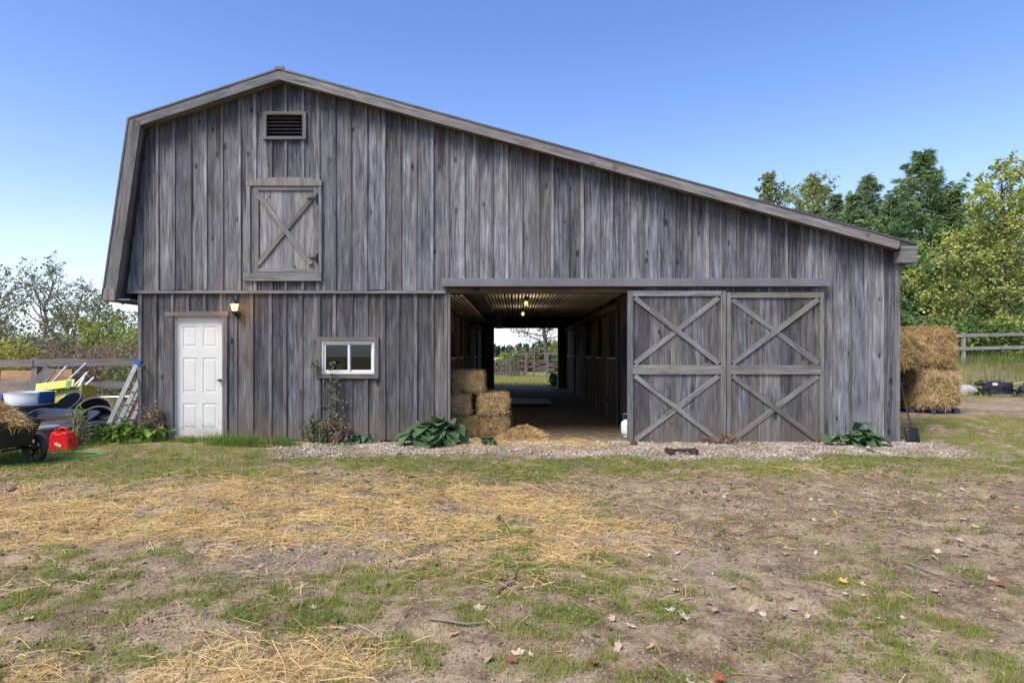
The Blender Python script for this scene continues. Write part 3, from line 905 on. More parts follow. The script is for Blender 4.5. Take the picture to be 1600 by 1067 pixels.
def fallen_leaves():
    g = np.random.default_rng(404)
    P, _ = scatter(900, -3.0, 5.5, 2.75, 7.0, lambda x, y: np.clip(.15 + .5 * sm(-.6, 1.2, x), 0, 1) * (1 - .8 * m_straw(x, y)), 405, 1.0)
    P = P[:118]
    protos = [leaf_mesh('fallen_leaf', 'leaf_dry', s, .054) for s in range(6)]
    for i, p in enumerate(P):
        if i < 6: o = protos[i]
        else:
            o = protos[i % 6].copy(); COL.objects.link(o)
        o.location = p + V(0, 0, .006)
        o.rotation_euler = (g.normal(0, .25), g.normal(0, .25), g.random() * 6.28)
        s = g.uniform(.55, 1.25); o.scale = (s, s * g.uniform(.7, 1), s)
        tag(o, 'dry pale tan fallen leaf lying flat on the dirt yard', 'leaf', 'dry fallen leaves on the yard')
    for (px, py, mat, size, lab, s) in (
            (1124, 1057, 'leaf_red', .045, 'bright red fallen leaf on the ground at the bottom of the picture', 31),
            (800, 1035, 'leaf_brown', .065, 'dark reddish brown fallen leaf among tufts near the bottom edge', 32),
            (925, 1030, 'leaf_brown', .06, 'curled rust brown fallen leaf beside a pale leaf near the bottom', 33),
            (781, 904, 'leaf_yellow', .07, 'yellow fallen leaf beside the curved stick', 34),
            (888, 771, 'leaf_yellow', .07, 'small yellow fallen leaf on the grass out from the big doors', 35),
            (1564, 927, 'leaf_brown', .065, 'large orange brown curled leaf at the right edge of the yard', 36),
            (1318, 920, 'leaf_yellow', .05, 'orange yellow leaf on a grass patch in the right foreground', 37),
            (1523, 826, 'leaf_yellow', .07, 'bright yellow leaf on bare dirt on the far right', 38),
            (82, 932, 'leaf_brown', .06, 'orange brown leaf lying in the left foreground dirt', 39)):
        d = H * F / (py - 551)
        x = (px - 805) / F * d
        o = leaf_mesh('fallen_leaf', mat, s, size)
        o.location = (x, d - D, float(ground_h(x, d - D)) + .015)
        o.rotation_euler = (.25, .1, s)
        tag(o, lab, 'leaf')


def sticks():
    for (pts, r, lab) in (
            ([(1345, 700), (1372, 708), (1400, 722)], .016, 'dark bent stick poking out from under the right leafy plant'),
            ([(1430, 729), (1480, 727), (1535, 730)], .012, 'long thin stick lying in the grass near the right barn corner'),
            ([(776, 925), (783, 916), (800, 908), (808, 893), (800, 890)], .012, 'curved pale brown stick on the dirt in front of the passage'),
            ([(672, 972), (700, 977), (730, 977), (760, 979)], .010, 'lichen spotted grey stick lying flat in the centre foreground'),
            ([(1416, 893), (1460, 910), (1535, 926)], .007, 'long thin straw coloured stalk beside the right grass patch'),
            ([(800, 987), (850, 958), (862, 950)], .0, ''),
            ([(1400, 672), (1440, 688), (1470, 690)], .012, 'pale broken branch on the gravel right of the barn corner')):
        if not lab: continue
        P = []
        for (px, py) in pts:
            d = H * F / (py - 551); x = (px - 805) / F * d
            P.append((x, d - D, float(ground_h(x, d - D)) + r * .9 + .006))
        o = MB().tube(P, [r * (1 - .5 * k / (len(P) - 1)) for k in range(len(P))], 6).build('fallen_stick', M['twig'], smooth=True)
        tag(o, lab, 'stick')


straw_cover(); grass_cover(); stones(); fallen_leaves(); sticks()
# ------------------------------------------------------------------ the barn
barn = thing('barn', 'large weathered grey board and batten barn with one short and one long roof slope', 'barn', (0, 0, 0))
SY = .25                                    # roof overhang over the front
sc_ = (D - SY) / F
A_, B_, C_, E_ = [(V((px - 805) * sc_, H - (py - 551) * sc_)) for px, py in ((162, 470), (203, 187), (437, 110), (1432, 383))]
ROOF = [A_, B_, C_, E_]
ZMID = fz(456)                              # trim between lower and upper siding


def roof_z(x, drop=.13):
    xs = [p[0] for p in ROOF]; zs = [p[1] for p in ROOF]
    # steep left slope: shift it inwards rather than down
    if x < B_[0] + .17:
        xa, xb = A_[0] + .26, B_[0] + .17
        za, zb = A_[1], B_[1] - .10
        return za + (zb - za) * (x - xa) / (xb - xa)
    return float(np.interp(x, xs, zs)) - drop


def subtract(xa, xb, zlo, zhi_f, ops):
    xs = sorted({xa, xb, *[o[k] for o in ops for k in (0, 1) if xa + .004 < o[k] < xb - .004],
                 *[k for k in (B_[0] + .17, C_[0]) if xa + .004 < k < xb - .004]})
    for a, b in zip(xs, xs[1:]):
        mid = (a + b) / 2
        cuts = sorted([(o[2], o[3]) for o in ops if o[0] < mid < o[1]])
        z = zlo
        for (c0, c1) in cuts:
            if c0 > z + .01: yield a, b, z, c0, c0
            z = max(z, c1)
        ta, tb = zhi_f(a), zhi_f(b)
        if min(ta, tb) > z + .01 or max(ta, tb) > z + .05: yield a, b, z, max(ta, z), max(tb, z)


def siding(mb, bb, x0, x1, zlo, zhi_f, ops, y0, step=.272, bt=.022, seed=1):
    g = random.Random(seed)
    n = round((x1 - x0) / step)
    e = [x0 + (x1 - x0) * i / n + (g.uniform(-.022, .022) if 0 < i < n else 0) for i in range(n + 1)]
    for i in range(n):
        r = g.random()
        yj = g.uniform(-.003, .003)
        lo = zlo + g.uniform(-.03, .035)
        for (a, b, z0, za, zb) in subtract(e[i] + .002, e[i + 1] - .002, lo, zhi_f, ops):
            j = g.uniform(-.003, .003); h_ = max(za, zb)
            tw = g.uniform(-.006, .006)
            mb.add([(a + j, y0 - bt + yj - tw, z0), (b + j, y0 - bt + yj + tw, z0), (b, y0 - bt + yj - tw, zb), (a, y0 - bt + yj + tw, za),
                    (a + j, y0 - .001, z0), (b + j, y0 - .001, z0), (b, y0 - .001, zb), (a, y0 - .001, za)],
                   [(0, 1, 2, 3), (0, 4, 5, 1), (1, 5, 6, 2), (2, 6, 7, 3), (3, 7, 4, 0)],
                   [[(0, h_ - z0), (b - a, h_ - z0), (b - a, h_ - zb), (0, h_ - za)], [(0, h_ - z0)] * 2 + [(b - a, h_ - z0)] * 2,
                    [(.01, h_ - z0), (.03, h_ - z0), (.03, h_ - zb), (.01, h_ - zb)], [(.02, h_ - zb)] * 4, [(.01, h_ - za), (.03, h_ - za), (.03, h_ - z0), (.01, h_ - z0)]], r)
    for i in range(n + 1):
        r = g.random(); w = g.uniform(.042, .058)
        c = e[i] + g.uniform(-.006, .006)
        lo = zlo + g.uniform(-.015, .03)
        for (a, b, z0, za, zb) in subtract(max(x0, c - w / 2), min(x1, c + w / 2), lo, zhi_f, ops):
            j = g.uniform(-.009, .009) if b - a > .035 else 0
            bb.prism([(a + j, z0), (b + j, z0), (b, zb), (a, za)], y0 - bt - .021 + g.uniform(-.004, .004), y0 - bt + .004, r, ztop=max(za, zb))


DOOR = (fx(264), fx(355), -.2, fz(494))
WIN = (fx(503), fx(586), fz(584), fz(533))
OPEN = (fx(700), fx(1003), -.2, fz(455))
LOFT = (fx(399), fx(501), fz(428), fz(292))
VENT = (fx(419), fx(476), fz(217), fz(182))
# sheathing behind the boards, cut by the same openings
for (nm, x0, x1, zlo, zf, ops, y0) in (('wall', BX0, BX1, -.15, lambda x: ZMID if x < OPEN[0] else roof_z(x), [DOOR, WIN, OPEN], 0.0),
                                       ('wall', A_[0] + .3, OPEN[0], ZMID, roof_z, [LOFT, VENT], 0.0)):
    mb = MB()
    for (a, b, z0, za, zb) in subtract(x0, x1, zlo, zf, ops):
        mb.prism([(a, z0), (b, z0), (b, zb), (a, za)], y0, y0 + .12)
    mb.build('sheathing', M['inner'], barn)
mb, bb = MB(), MB()
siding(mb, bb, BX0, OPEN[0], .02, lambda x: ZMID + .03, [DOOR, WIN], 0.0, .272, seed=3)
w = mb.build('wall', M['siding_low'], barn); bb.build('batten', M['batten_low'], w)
mb, bb = MB(), MB()
siding(mb, bb, A_[0] + .26, OPEN[0] - .01, ZMID, roof_z, [LOFT, VENT], -.03, .268, seed=4)
siding(mb, bb, OPEN[0] - .01, OPEN[1], fz(444), roof_z, [], -.03, .262, seed=6)
siding(mb, bb, OPEN[1], BX1, .02, roof_z, [], -.012, .262, seed=9)
w = mb.build('wall', M['siding'], barn); bb.build('batten', M['batten'], w)
# trim line between the two storeys
MB().box(V(A_[0] + .27, -.075, fz(459)), V(OPEN[0] - .02 - A_[0] - .27, 0, 0), V(0, 0, .045), V(0, .04, 0)).build('drip_trim', M['trim'], barn)
mb = MB()
mb.box(V(BX0 - .02, -.05, 0), V(0, 0, ZMID - .03), V(.06, 0, 0), V(0, .08, 0))
mb.box(V(BX1 - .05, -.062, 0), V(0, 0, roof_z(BX1) - .02), V(.08, 0, 0), V(0, .08, 0))
mb.box(V(OPEN[0] - .055, -.052, 0), V(0, 0, OPEN[3]), V(.05, 0, 0), V(0, .2, 0))
mb.build('corner_board', M['trim'], barn)
# side walls and back wall
mb, bb = MB(), MB()
g_ = random.Random(8)
for (x, s, top) in ((BX0, -1, ZMID - .05), (BX1, 1, roof_z(BX1) - .05)):
    mb.box(V(x, .121, -.1), V(0, BD - .25, 0), V(0, 0, top + .1), V(-s * .1, 0, 0))
    y = .13
    while y < BD - .3:
        mb.box(V(x, y, 0), V(0, 0, top), V(0, .262, 0), V(s * (.022 + g_.uniform(0, .004)), 0, 0))
        bb.box(V(x + s * .0265, y - .025, 0), V(0, 0, top), V(0, .05, 0), V(s * .02, 0, 0))
        y += .268
w = mb.build('wall', M['siding'], barn); bb.build('batten', M['batten'], w)
BO = (-.9, 1.82, -.2, 2.55)                 # opening at the far end of the passage
mb = MB()
for (a, b, z0, za, zb) in subtract(BX0, BX1, -.1, roof_z, [BO]):
    n = max(1, round((b - a) / .27))
    for i in range(n):
        p, q = a + (b - a) * i / n, a + (b - a) * (i + 1) / n
        pz, qz = za + (zb - za) * i / n, za + (zb - za) * (i + 1) / n
        mb.prism([(p, z0), (q, z0), (q, qz), (p, pz)], BD - .1, BD)
mb.build('wall', M['inner'], barn)
# roof: boards below, dark sheet metal above
def slab(mb, prof, t0, t1, y0, y1):
    """band between two offsets of the profile, extruded in depth"""
    def off(t):
        out = []
        for i, p in enumerate(prof):
            ns = []
            for a, b in ((i - 1, i), (i, i + 1)):
                if a >= 0 and b < len(prof):
                    d_ = unit(prof[b] - prof[a]); ns.append(V(-d_[1], d_[0]))
            m = unit(sum(ns)); m = m / max(.3, float(np.dot(m, ns[0])))
            out.append(p + m * t)
        return out
    lo, hi = off(t0), off(t1)
    for i in range(len(prof) - 1):
        L = np.linalg.norm(prof[i + 1] - prof[i])
        k = V(0, y1 - y0, 0)
        q = [lo[i], lo[i + 1], hi[i + 1], hi[i]]
        vs = [(p[0], y0, p[1]) for p in q] + [(p[0], y1, p[1]) for p in q]
        fs = [(0, 1, 2, 3), (7, 6, 5, 4), (0, 4, 5, 1), (3, 2, 6, 7), (0, 3, 7, 4), (1, 5, 6, 2)]
        dy = y1 - y0
        uv = [[(0, 0), (0, L), (.1, L), (.1, 0)], [(.1, 0), (.1, L), (0, L), (0, 0)], [(0, 0), (dy, 0), (dy, L), (0, L)],
              [(0, 0), (0, L), (dy, L), (dy, 0)], [(0, 0), (.1, 0), (.1, dy), (0, dy)], [(0, 0), (0, dy), (.1, dy), (.1, 0)]]
        mb.add(vs, fs, uv)
mb = MB(); slab(mb, ROOF, -.004, .022, -SY - .045, BD + .3)
mb.beam(V(C_[0], -SY - .05, C_[1] + .02), V(C_[0], BD + .3, C_[1] + .02), .05, .14)
roof = mb.build('roof', M['roof_metal'], barn)
mb = MB(); slab(mb, ROOF, -.12, -.006, -SY + .003, BD + .25)
mb.build('soffit', M['trim'], roof)
mb = MB(); slab(mb, ROOF[1:3], -.158, -.005, -SY - .032, -SY + .001)
slab(mb, [ROOF[2], ROOF[3] + V(-.28, .076)], -.156, -.0055, -SY - .0325, -SY + .0005)
mb.build('fascia', M['trim'], roof)
mb = MB(); slab(mb, [A_ + V(.02, .13), B_ + V(.003, .0)], -.2, -.005, -SY - .034, -SY - .001)
mb.build('fascia', M['trim'], roof)
# boxed eaves
mb = MB()
ez0, ez1 = H - (411 - 551) * sc_, E_[1] - .02
mb.box(V(E_[0] - .27, -SY - .04, ez0), V(.26, 0, 0), V(0, 0, ez1 - ez0 - .004), V(0, .035, 0))
mb.box(V(E_[0] - .03, -SY - .004, ez0 + .002), V(0, BD + SY, 0), V(0, 0, ez1 - ez0 - .03), V(.028, 0, 0))
mb.box(V(E_[0] - .27, -SY - .004, ez0 + .004), V(0, SY - .06, 0), V(0, 0, .2), V(.028, 0, 0))
mb.box(V(BX1 + .03, -SY, ez0 + .005), V(0, BD + SY, 0), V(E_[0] - BX1 - .065, 0, 0), V(0, 0, .02))
mb.build('eave_box', M['trim'], roof)
mb = MB()
lx = A_[0]
mb.box(V(lx + .005, -SY - .045, A_[1] + .0), V(0, 0, .2), V(.2, 0, 0), V(0, .04, 0))
mb.box(V(lx + .02, -SY - .002, A_[1] + .012), V(0, BD + SY, 0), V(BX0 - lx - .05, 0, 0), V(0, 0, .02))
mb.box(V(lx + .01, -SY - .003, A_[1] + .04), V(0, BD + SY, 0), V(0, 0, .13), V(.025, 0, 0))
mb.build('eave_box', M['trim'], roof)
mb = MB()
gpx = at(155, 464, 0)
mb.lathe([(.06, 0), (.06, BD)], (lx - .06, -.1, A_[1] + .06), (0, 1, 0), 10)
mb.build('gutter', M['roof_metal'], roof)
# gable vent
vent = MB()
for (x0, x1, z0, z1) in ((414, 420, 221, 178), (475.5, 481, 221, 178), (420, 475.5, 183, 178), (420, 475.5, 221, 216.5)):
    vent.cbox(V((fx(x0) + fx(x1)) / 2, -.07, (fz(z0) + fz(z1)) / 2), (fx(x1) - fx(x0) - .002, .07, fz(z1) - fz(z0) - .002))
vent = vent.build('vent', M['trim'], barn)
mb = MB()
for k in range(6):
    z = fz(216) + (k + .5) * (fz(183) - fz(216)) / 6
    mb.box(V(fx(420), -.085, z - .035), V(fx(475.5) - fx(420), 0, 0), V(0, .06, .05), V(0, .004, -.005))
mb.box(V(fx(420), .0, fz(217)), V(fx(475.5) - fx(420), 0, 0), V(0, 0, fz(182) - fz(217)), V(0, .02, 0))
mb.build('louver', M['vent_black'], vent)
# hay loft door
loft = MB()
n = 5
for k in range(n):
    a, b = fx(407) + (fx(497) - fx(407)) * k / n, fx(407) + (fx(497) - fx(407)) * (k + 1) / n
    loft.box(V(a + .003, -.045, fz(427)), V(0, 0, fz(293) - fz(427)), V(b - a - .006, 0, 0), V(0, .02, 0))
loft = loft.build('loft_door', M['siding_plain'], barn)
mb = MB()
yb = -.071
mb.box(V(fx(399.5), yb, fz(427)), V(0, 0, fz(293) - fz(427)), V(fx(406.5) - fx(399.5), 0, 0), V(0, .024, 0))
mb.box(V(fx(492), yb, fz(427)), V(0, 0, fz(293) - fz(427)), V(fx(500) - fx(492), 0, 0), V(0, .024, 0))
mb.box(V(fx(406.7), yb, fz(299)), V(fx(491.8) - fx(406.7), 0, 0), V(0, 0, .068), V(0, .024, 0))
mb.box(V(fx(406.7), yb, fz(426)), V(fx(491.8) - fx(406.7), 0, 0), V(0, 0, .06), V(0, .024, 0))
mb.build('frame', M['brace'], loft)
for (a, b, yy) in (((404, 303), (489, 414), yb - .026), ((405, 414), (488, 312), yb + .01)):
    MB().beam(V(fx(a[0]), yy, fz(a[1])), V(fx(b[0]), yy, fz(b[1])), .072, .022, up=(0, 0, 1)).build('brace', M['brace'], loft)
mb = MB()
mb.box(V(fx(388.5), -.085, fz(427)), V(0, 0, fz(293) - fz(427)), V(fx(394) - fx(388.5), 0, 0), V(0, .035, 0))
mb.box(V(fx(394.2), -.06, fz(427)), V(0, 0, fz(293) - fz(427)), V(.05, 0, 0), V(0, .02, 0))
mb.box(V(fx(500.5), -.085, fz(427)), V(0, 0, fz(293) - fz(427)), V(fx(505) - fx(500.5), 0, 0), V(0, .035, 0))
mb.prism([(fx(388), fz(292.5)), (fx(505), fz(292.5)), (fx(505), fz(284)), (fx(478), fz(280)), (fx(440), fz(279)), (fx(412), fz(281)), (fx(388), fz(285))], -.09, -.052)
mb.box(V(fx(384), -.11, fz(440)), V(fx(505) - fx(384), 0, 0), V(0, 0, fz(427.5) - fz(440)), V(0, .055, 0))
mb.build('door_frame', M['trim'], loft)
for zz in (312, 405):
    mb = MB()
    x1 = fx(502); z = fz(zz)
    mb.box(V(x1 - .05, yb - .012, z - .075), V(0, 0, .15), V(.05, 0, 0), V(0, .01, 0))
    mb.prism([(x1 - .05, z - .03), (x1 - .05, z + .03), (x1 - .22, z + .01), (x1 - .22, z - .01)][::-1], yb - .014, yb - .004)
    mb.lathe([(.012, -.08), (.012, .08)], (x1 - .05, yb - .014, z), (0, 0, 1), 8)
    mb.build('hinge', M['black_iron'], loft)
# white six panel door
dx0, dx1, dz0, dz1 = fx(275), fx(348), fz(682) + .01, fz(496)
DY = .03
dm = MB()
dw, dh = dx1 - dx0, dz1 - dz0
dm.box(V(dx0, DY, dz0), V(0, 0, dh), V(dw, 0, 0), V(0, .04, 0))
cols = [(.135, .44), (.56, .865)]
rows_ = [(.055, .27), (.36, .655), (.745, .93)]
xs = [0, .135, .44, .56, .865, 1]; zs = [0, .06, .275, .365, .66, .75, .925, 1]
# stiles and rails stand proud of the recessed panels
for a, b in ((0, .135), (.44, .56), (.865, 1)):
    dm.box(V(dx0 + a * dw, DY - .007, dz0), V(0, 0, dh), V((b - a) * dw, 0, 0), V(0, .0065, 0))
for c0, c1 in ((.135, .44), (.56, .865)):
    for a, b in ((0, .06), (.275, .365), (.66, .75), (.925, 1)):
        dm.box(V(dx0 + c0 * dw + .0005, DY - .0068, dz0 + a * dh), V((c1 - c0) * dw - .001, 0, 0), V(0, 0, (b - a) * dh), V(0, .0063, 0))
    for a, b in ((.06, .275), (.365, .66), (.75, .925)):
        x0, x1 = dx0 + c0 * dw + .03, dx0 + c1 * dw - .03
        z0, z1 = dz0 + a * dh + .03, dz0 + b * dh - .03
        q = .018
        vs = [(x0, DY - .0005, z0), (x1, DY - .0005, z0), (x1, DY - .0005, z1), (x0, DY - .0005, z1),
              (x0 + q, DY - .0055, z0 + q), (x1 - q, DY - .0055, z0 + q), (x1 - q, DY - .0055, z1 - q), (x0 + q, DY - .0055, z1 - q)]
        dm.add(vs, [(4, 5, 6, 7), (0, 1, 5, 4), (1, 2, 6, 5), (2, 3, 7, 6), (3, 0, 4, 7)])
door = dm.build('door', M['white_paint'], barn)
MB().lathe([(0, -.065), (.02, -.06), (.028, -.045), (.02, -.03), (.012, -.02), (.012, 0), (.03, 0), (.03, .012)], (dx1 - .055, DY - .02, dz0 + .95), (0, 1, 0), 14).build('doorknob', M['brass'], door, smooth=True)
mb = MB()
mb.box(V(fx(273), -.004, fz(684)), V(0, 0, fz(494.5) - fz(684)), V(dx0 - fx(273) - .002, 0, 0), V(0, .1, 0))
mb.box(V(dx1 + .002, -.004, fz(684)), V(0, 0, fz(494.5) - fz(684)), V(fx(349.5) - dx1, 0, 0), V(0, .1, 0))
mb.box(V(dx0, -.004, dz1 + .003), V(dw, 0, 0), V(0, 0, .02), V(0, .1, 0))
mb.box(V(dx0 - .02, -.05, fz(690)), V(dw + .04, 0, 0), V(0, 0, dz0 - fz(690) - .005), V(0, .14, 0))
mb.build('jamb', M['white_paint'], door)
mb = MB()
mb.box(V(fx(263), -.06, fz(690)), V(0, 0, fz(495) - fz(690)), V(fx(273) - fx(263) - .002, 0, 0), V(0, .09, 0))
mb.box(V(fx(349.7), -.06, fz(690)), V(0, 0, fz(495) - fz(690)), V(fx(357) - fx(349.7), 0, 0), V(0, .09, 0))
mb.box(V(fx(261), -.066, fz(494.8)), V(fx(359) - fx(261), 0, 0), V(0, 0, .085), V(0, .09, 0))
mb.build('door_frame', M['trim_low'], door)
# sliding window
wx0, wx1, wz0, wz1 = WIN
mb = MB()
for (x0, x1, z0, z1) in ((496, 503, 591, 526.5), (586, 592.5, 591, 526.5), (503.2, 585.8, 533, 526.5), (503.2, 585.8, 591, 584)):
    mb.box(V(fx(x0), -.062, fz(z0)), V(fx(x1) - fx(x0), 0, 0), V(0, 0, fz(z1) - fz(z0)), V(0, .06, 0)) if x1 - x0 > 20 else \
        mb.box(V(fx(x0), -.064, fz(z0)), V(0, 0, fz(z1) - fz(z0)), V(fx(x1) - fx(x0), 0, 0), V(0, .06, 0))
window = mb.build('window', M['trim_low'], barn)
mb = MB()
t = .035
mb.box(V(wx0, -.04, wz0), V(0, 0, wz1 - wz0), V(t, 0, 0), V(0, .1, 0)); mb.box(V(wx1 - t, -.04, wz0), V(0, 0, wz1 - wz0), V(t, 0, 0), V(0, .1, 0))
mb.box(V(wx0 + t, -.039, wz0), V(wx1 - wx0 - 2 * t, 0, 0), V(0, 0, t), V(0, .1, 0)); mb.box(V(wx0 + t, -.039, wz1 - t), V(wx1 - wx0 - 2 * t, 0, 0), V(0, 0, t), V(0, .1, 0))
mb.build('frame', M['vinyl'], window)
xm = fx(545)
for (x0, x1, yy) in ((wx0 + t, xm + .02, -.018), (xm - .005, wx1 - t, .012)):
    mb = MB(); s_ = .034
    z0, z1 = wz0 + t + .002, wz1 - t - .002
    mb.box(V(x0 + .001, yy, z0), V(0, 0, z1 - z0), V(s_, 0, 0), V(0, .025, 0)); mb.box(V(x1 - s_, yy, z0), V(0, 0, z1 - z0), V(s_, 0, 0), V(0, .025, 0))
    mb.box(V(x0 + s_, yy + .001, z0), V(x1 - x0 - 2 * s_, 0, 0), V(0, 0, s_ * .8), V(0, .023, 0)); mb.box(V(x0 + s_, yy + .001, z1 - s_ * .8), V(x1 - x0 - 2 * s_, 0, 0), V(0, 0, s_ * .8), V(0, .023, 0))
    mb.build('sash', M['vinyl'], window)
    MB().box(V(x0 + s_, yy + .012, z0), V(x1 - x0 - 2 * s_, 0, 0), V(0, 0, z1 - z0), V(0, .004, 0)).build('pane', M['glass'], window)
# room behind the window: a shelf with a white pail and a basket
mb = MB()
mb.box(V(-4.9, .125, -.1), V(0, 0, 2.6), V(0, 2.4, 0), V(.02, 0, 0)); mb.box(V(-4.9, 2.53, -.1), V(0, 0, 2.6), V(3.45, 0, 0), V(0, .02, 0))
mb.box(V(-4.9, .125, 2.48), V(3.45, 0, 0), V(0, 2.4, 0), V(0, 0, .02))
mb.build('tack_room', M['inner'], barn)
mb = MB(); mb.box(V(-3.5, .13, wz0 - .04), V(1.4, 0, 0), V(0, .5, 0), V(0, 0, .03)); mb.build('shelf', M['inner'], barn)
px_ = at(532, 560, .35)
o = MB().lathe([(0, 0), (.06, 0), (.075, .17), (.082, .17), (.082, .185), (.07, .185), (.055, .02), (0, .02)], (0, 0, 0), sides=20).build('pail', M['white_plastic'], smooth=True)
o.location = (px_[0], .32, wz0 - .009); tag(o, 'small white pail standing on the shelf behind the window', 'pail')
o = MB().lathe([(0, 0), (.11, 0), (.14, .12), (.145, .12), (.13, .135), (.12, .13), (.1, .02), (0, .02)], (0, 0, 0), sides=18).build('basket', M['fresh'], smooth=True)
o.location = (fx(567) * 1.03, .36, wz0 - .009); tag(o, 'brown basket on the shelf behind the right window pane', 'basket')
# wall lamp
lx_, lz_ = fx(373), fz(483)
lamp = MB()
lamp.lathe([(.0, 0), (.05, 0), (.05, .02), (.02, .03), (0, .03)], (lx_, -.045, lz_ - .09), (0, -1, 0), 16)
lamp.tube([(lx_, -.06, lz_ - .09), (lx_, -.13, lz_ - .11), (lx_ + .0, -.16, lz_ - .06)], .012, 8)
lamp.lathe([(.035, -.05), (.05, -.02), (.052, 0), (.0, 0)], (lx_, -.16, lz_ - .04), (0, 0, 1), 12)
lamp.lathe([(.078, .115), (.06, .14), (.03, .17), (.012, .185), (.014, .2), (0, .205)], (lx_, -.16, lz_ - .04), (0, 0, 1), 12)
for k in range(6):
    a = 2 * PI * k / 6
    lamp.tube([(lx_ + .05 * math.cos(a), -.16 + .05 * math.sin(a), lz_ - .04), (lx_ + .073 * math.cos(a), -.16 + .073 * math.sin(a), lz_ + .078)], .005, 5)
lamp = lamp.build('wall_lamp', M['black_iron'], barn, smooth=True)
MB().lathe([(0, .005), (.044, .005), (.066, .112), (0, .112)], (lx_, -.16, lz_ - .04), (0, 0, 1), 12).build('lamp_glass', M['lamp_glow'], lamp, smooth=True)
pl = bpy.data.lights.new('lamp_light', 'POINT'); pl.energy = 2.5; pl.color = (1, .6, .25); pl.shadow_soft_size = .06
plo = bpy.data.objects.new('lamp_light', pl); COL.objects.link(plo); plo.location = (lx_ + .02, -.27, lz_ + .02)
# header over the passage: track cover and brown beam under it
mb = MB()
mb.box(V(fx(692), -.19, fz(449.5)), V(fx(1287) - fx(692), 0, 0), V(0, 0, .135), V(0, .12, 0))
tr = mb.build('door_track', M['track'], barn, bevel=.006)
MB().box(V(OPEN[0] - .003, -.028, fz(456) - .02), V(OPEN[1] - OPEN[0], 0, 0), V(0, 0, .085), V(0, .17, 0)).build('lintel', M['fresh'], barn)
mb = MB(); mb.box(V(OPEN[0] - .004, -.03, 0), V(0, 0, fz(456) - .022), V(.035, 0, 0), V(0, .17, 0)); mb.build('jamb', M['ledge'], barn)
# sliding doors
SD = -.145


def sx(px): return (px - 805) * (D + SD) / F
def sz(py): return H - (py - 551) * (D + SD) / F


def sliding(x0, x1, top, s0, s1, seed):
    g = random.Random(seed)
    zb, zt = sz(692), sz(top)
    mb = MB()
    n = 9
    for k in range(n):
        a, b = sx(x0) + (sx(x1) - sx(x0)) * k / n, sx(x0) + (sx(x1) - sx(x0)) * (k + 1) / n
        mb.prism([(a + .002, zb + g.uniform(0, .012)), (b - .002, zb + g.uniform(0, .012)), (b - .002, zt), (a + .002, zt)], SD + .03 + g.uniform(-.002, .002), SD + .055)
    d_ = mb.build('sliding_door', M['door_wood'], barn)
    MB().box(V(sx(x0), SD, zb), V(0, 0, zt - zb + .004), V(sx(s0) - sx(x0) - .002, 0, 0), V(0, .028, 0)).build('stile', M['brace'], d_)
    MB().box(V(sx(s1), SD, zb), V(0, 0, zt - zb + .004), V(sx(x1) - sx(s1), 0, 0), V(0, .028, 0)).build('stile', M['brace'], d_)
    a, b = sx(s0), sx(s1) - .002
    zm = sz(577.5)
    MB().box(V(a, SD + .001, sz(top + 8)), V(b - a, 0, 0), V(0, 0, zt - sz(top + 8) + .002), V(0, .027, 0)).build('rail', M['brace'], d_)
    MB().box(V(a, SD + .001, zm + .002), V(b - a, 0, 0), V(0, 0, .075), V(0, .027, 0)).build('rail', M['brace'], d_)
    MB().box(V(a, SD + .0005, zm - .077), V(b - a, 0, 0), V(0, 0, .077), V(0, .027, 0)).build('rail', M['brace'], d_)
    for (z0, z1) in ((zm + .08, sz(top + 8) - .003), (zb + .015, zm - .08)):
        w_ = .082
        ins = w_ * .55
        for k, (p, q, yy) in enumerate((((a + ins * .6, z1 - ins * .55), (b - ins * .6, z0 + ins * .55), SD - .002), ((a + ins * .6, z0 + ins * .55), (b - ins * .6, z1 - ins * .55), SD + .012))):
            if seed == 2 and z0 > zm: yy = SD - .002 if k else SD + .012
            if seed == 2 and z0 < zm: yy = SD + .012 if k else SD - .002
            MB().beam(V(p[0], yy + .014, p[1]), V(q[0], yy + .014, q[1]), w_, .024).build('brace', M['brace'], d_)
    for xx in (sx(x0) + .25, sx(x1) - .25):
        MB().cbox(V(xx, SD + .015, zt + .06), (.04, .006, .16)).build('hanger', M['black_iron'], d_)


sliding(980.5, 1134.5, 454.5, 989.5, 1126.5, 1)
sliding(1136, 1288, 457, 1142.5, 1282, 2)
# ---- passage interior
def planked(name, x, y0, y1, z0, z1, face, mat=None, parent=None):
    mb = MB()
    n = max(1, round((y1 - y0) / .2))
    for k in range(n):
        a, b = y0 + (y1 - y0) * k / n, y0 + (y1 - y0) * (k + 1) / n
        mb.box(V(x, a + .002, z0), V(0, 0, z1 - z0), V(0, b - a - .004, 0), V(face * (.03 + random.random() * .004), 0, 0))
    return mb.build(name, mat or M['inner'], parent or barn)


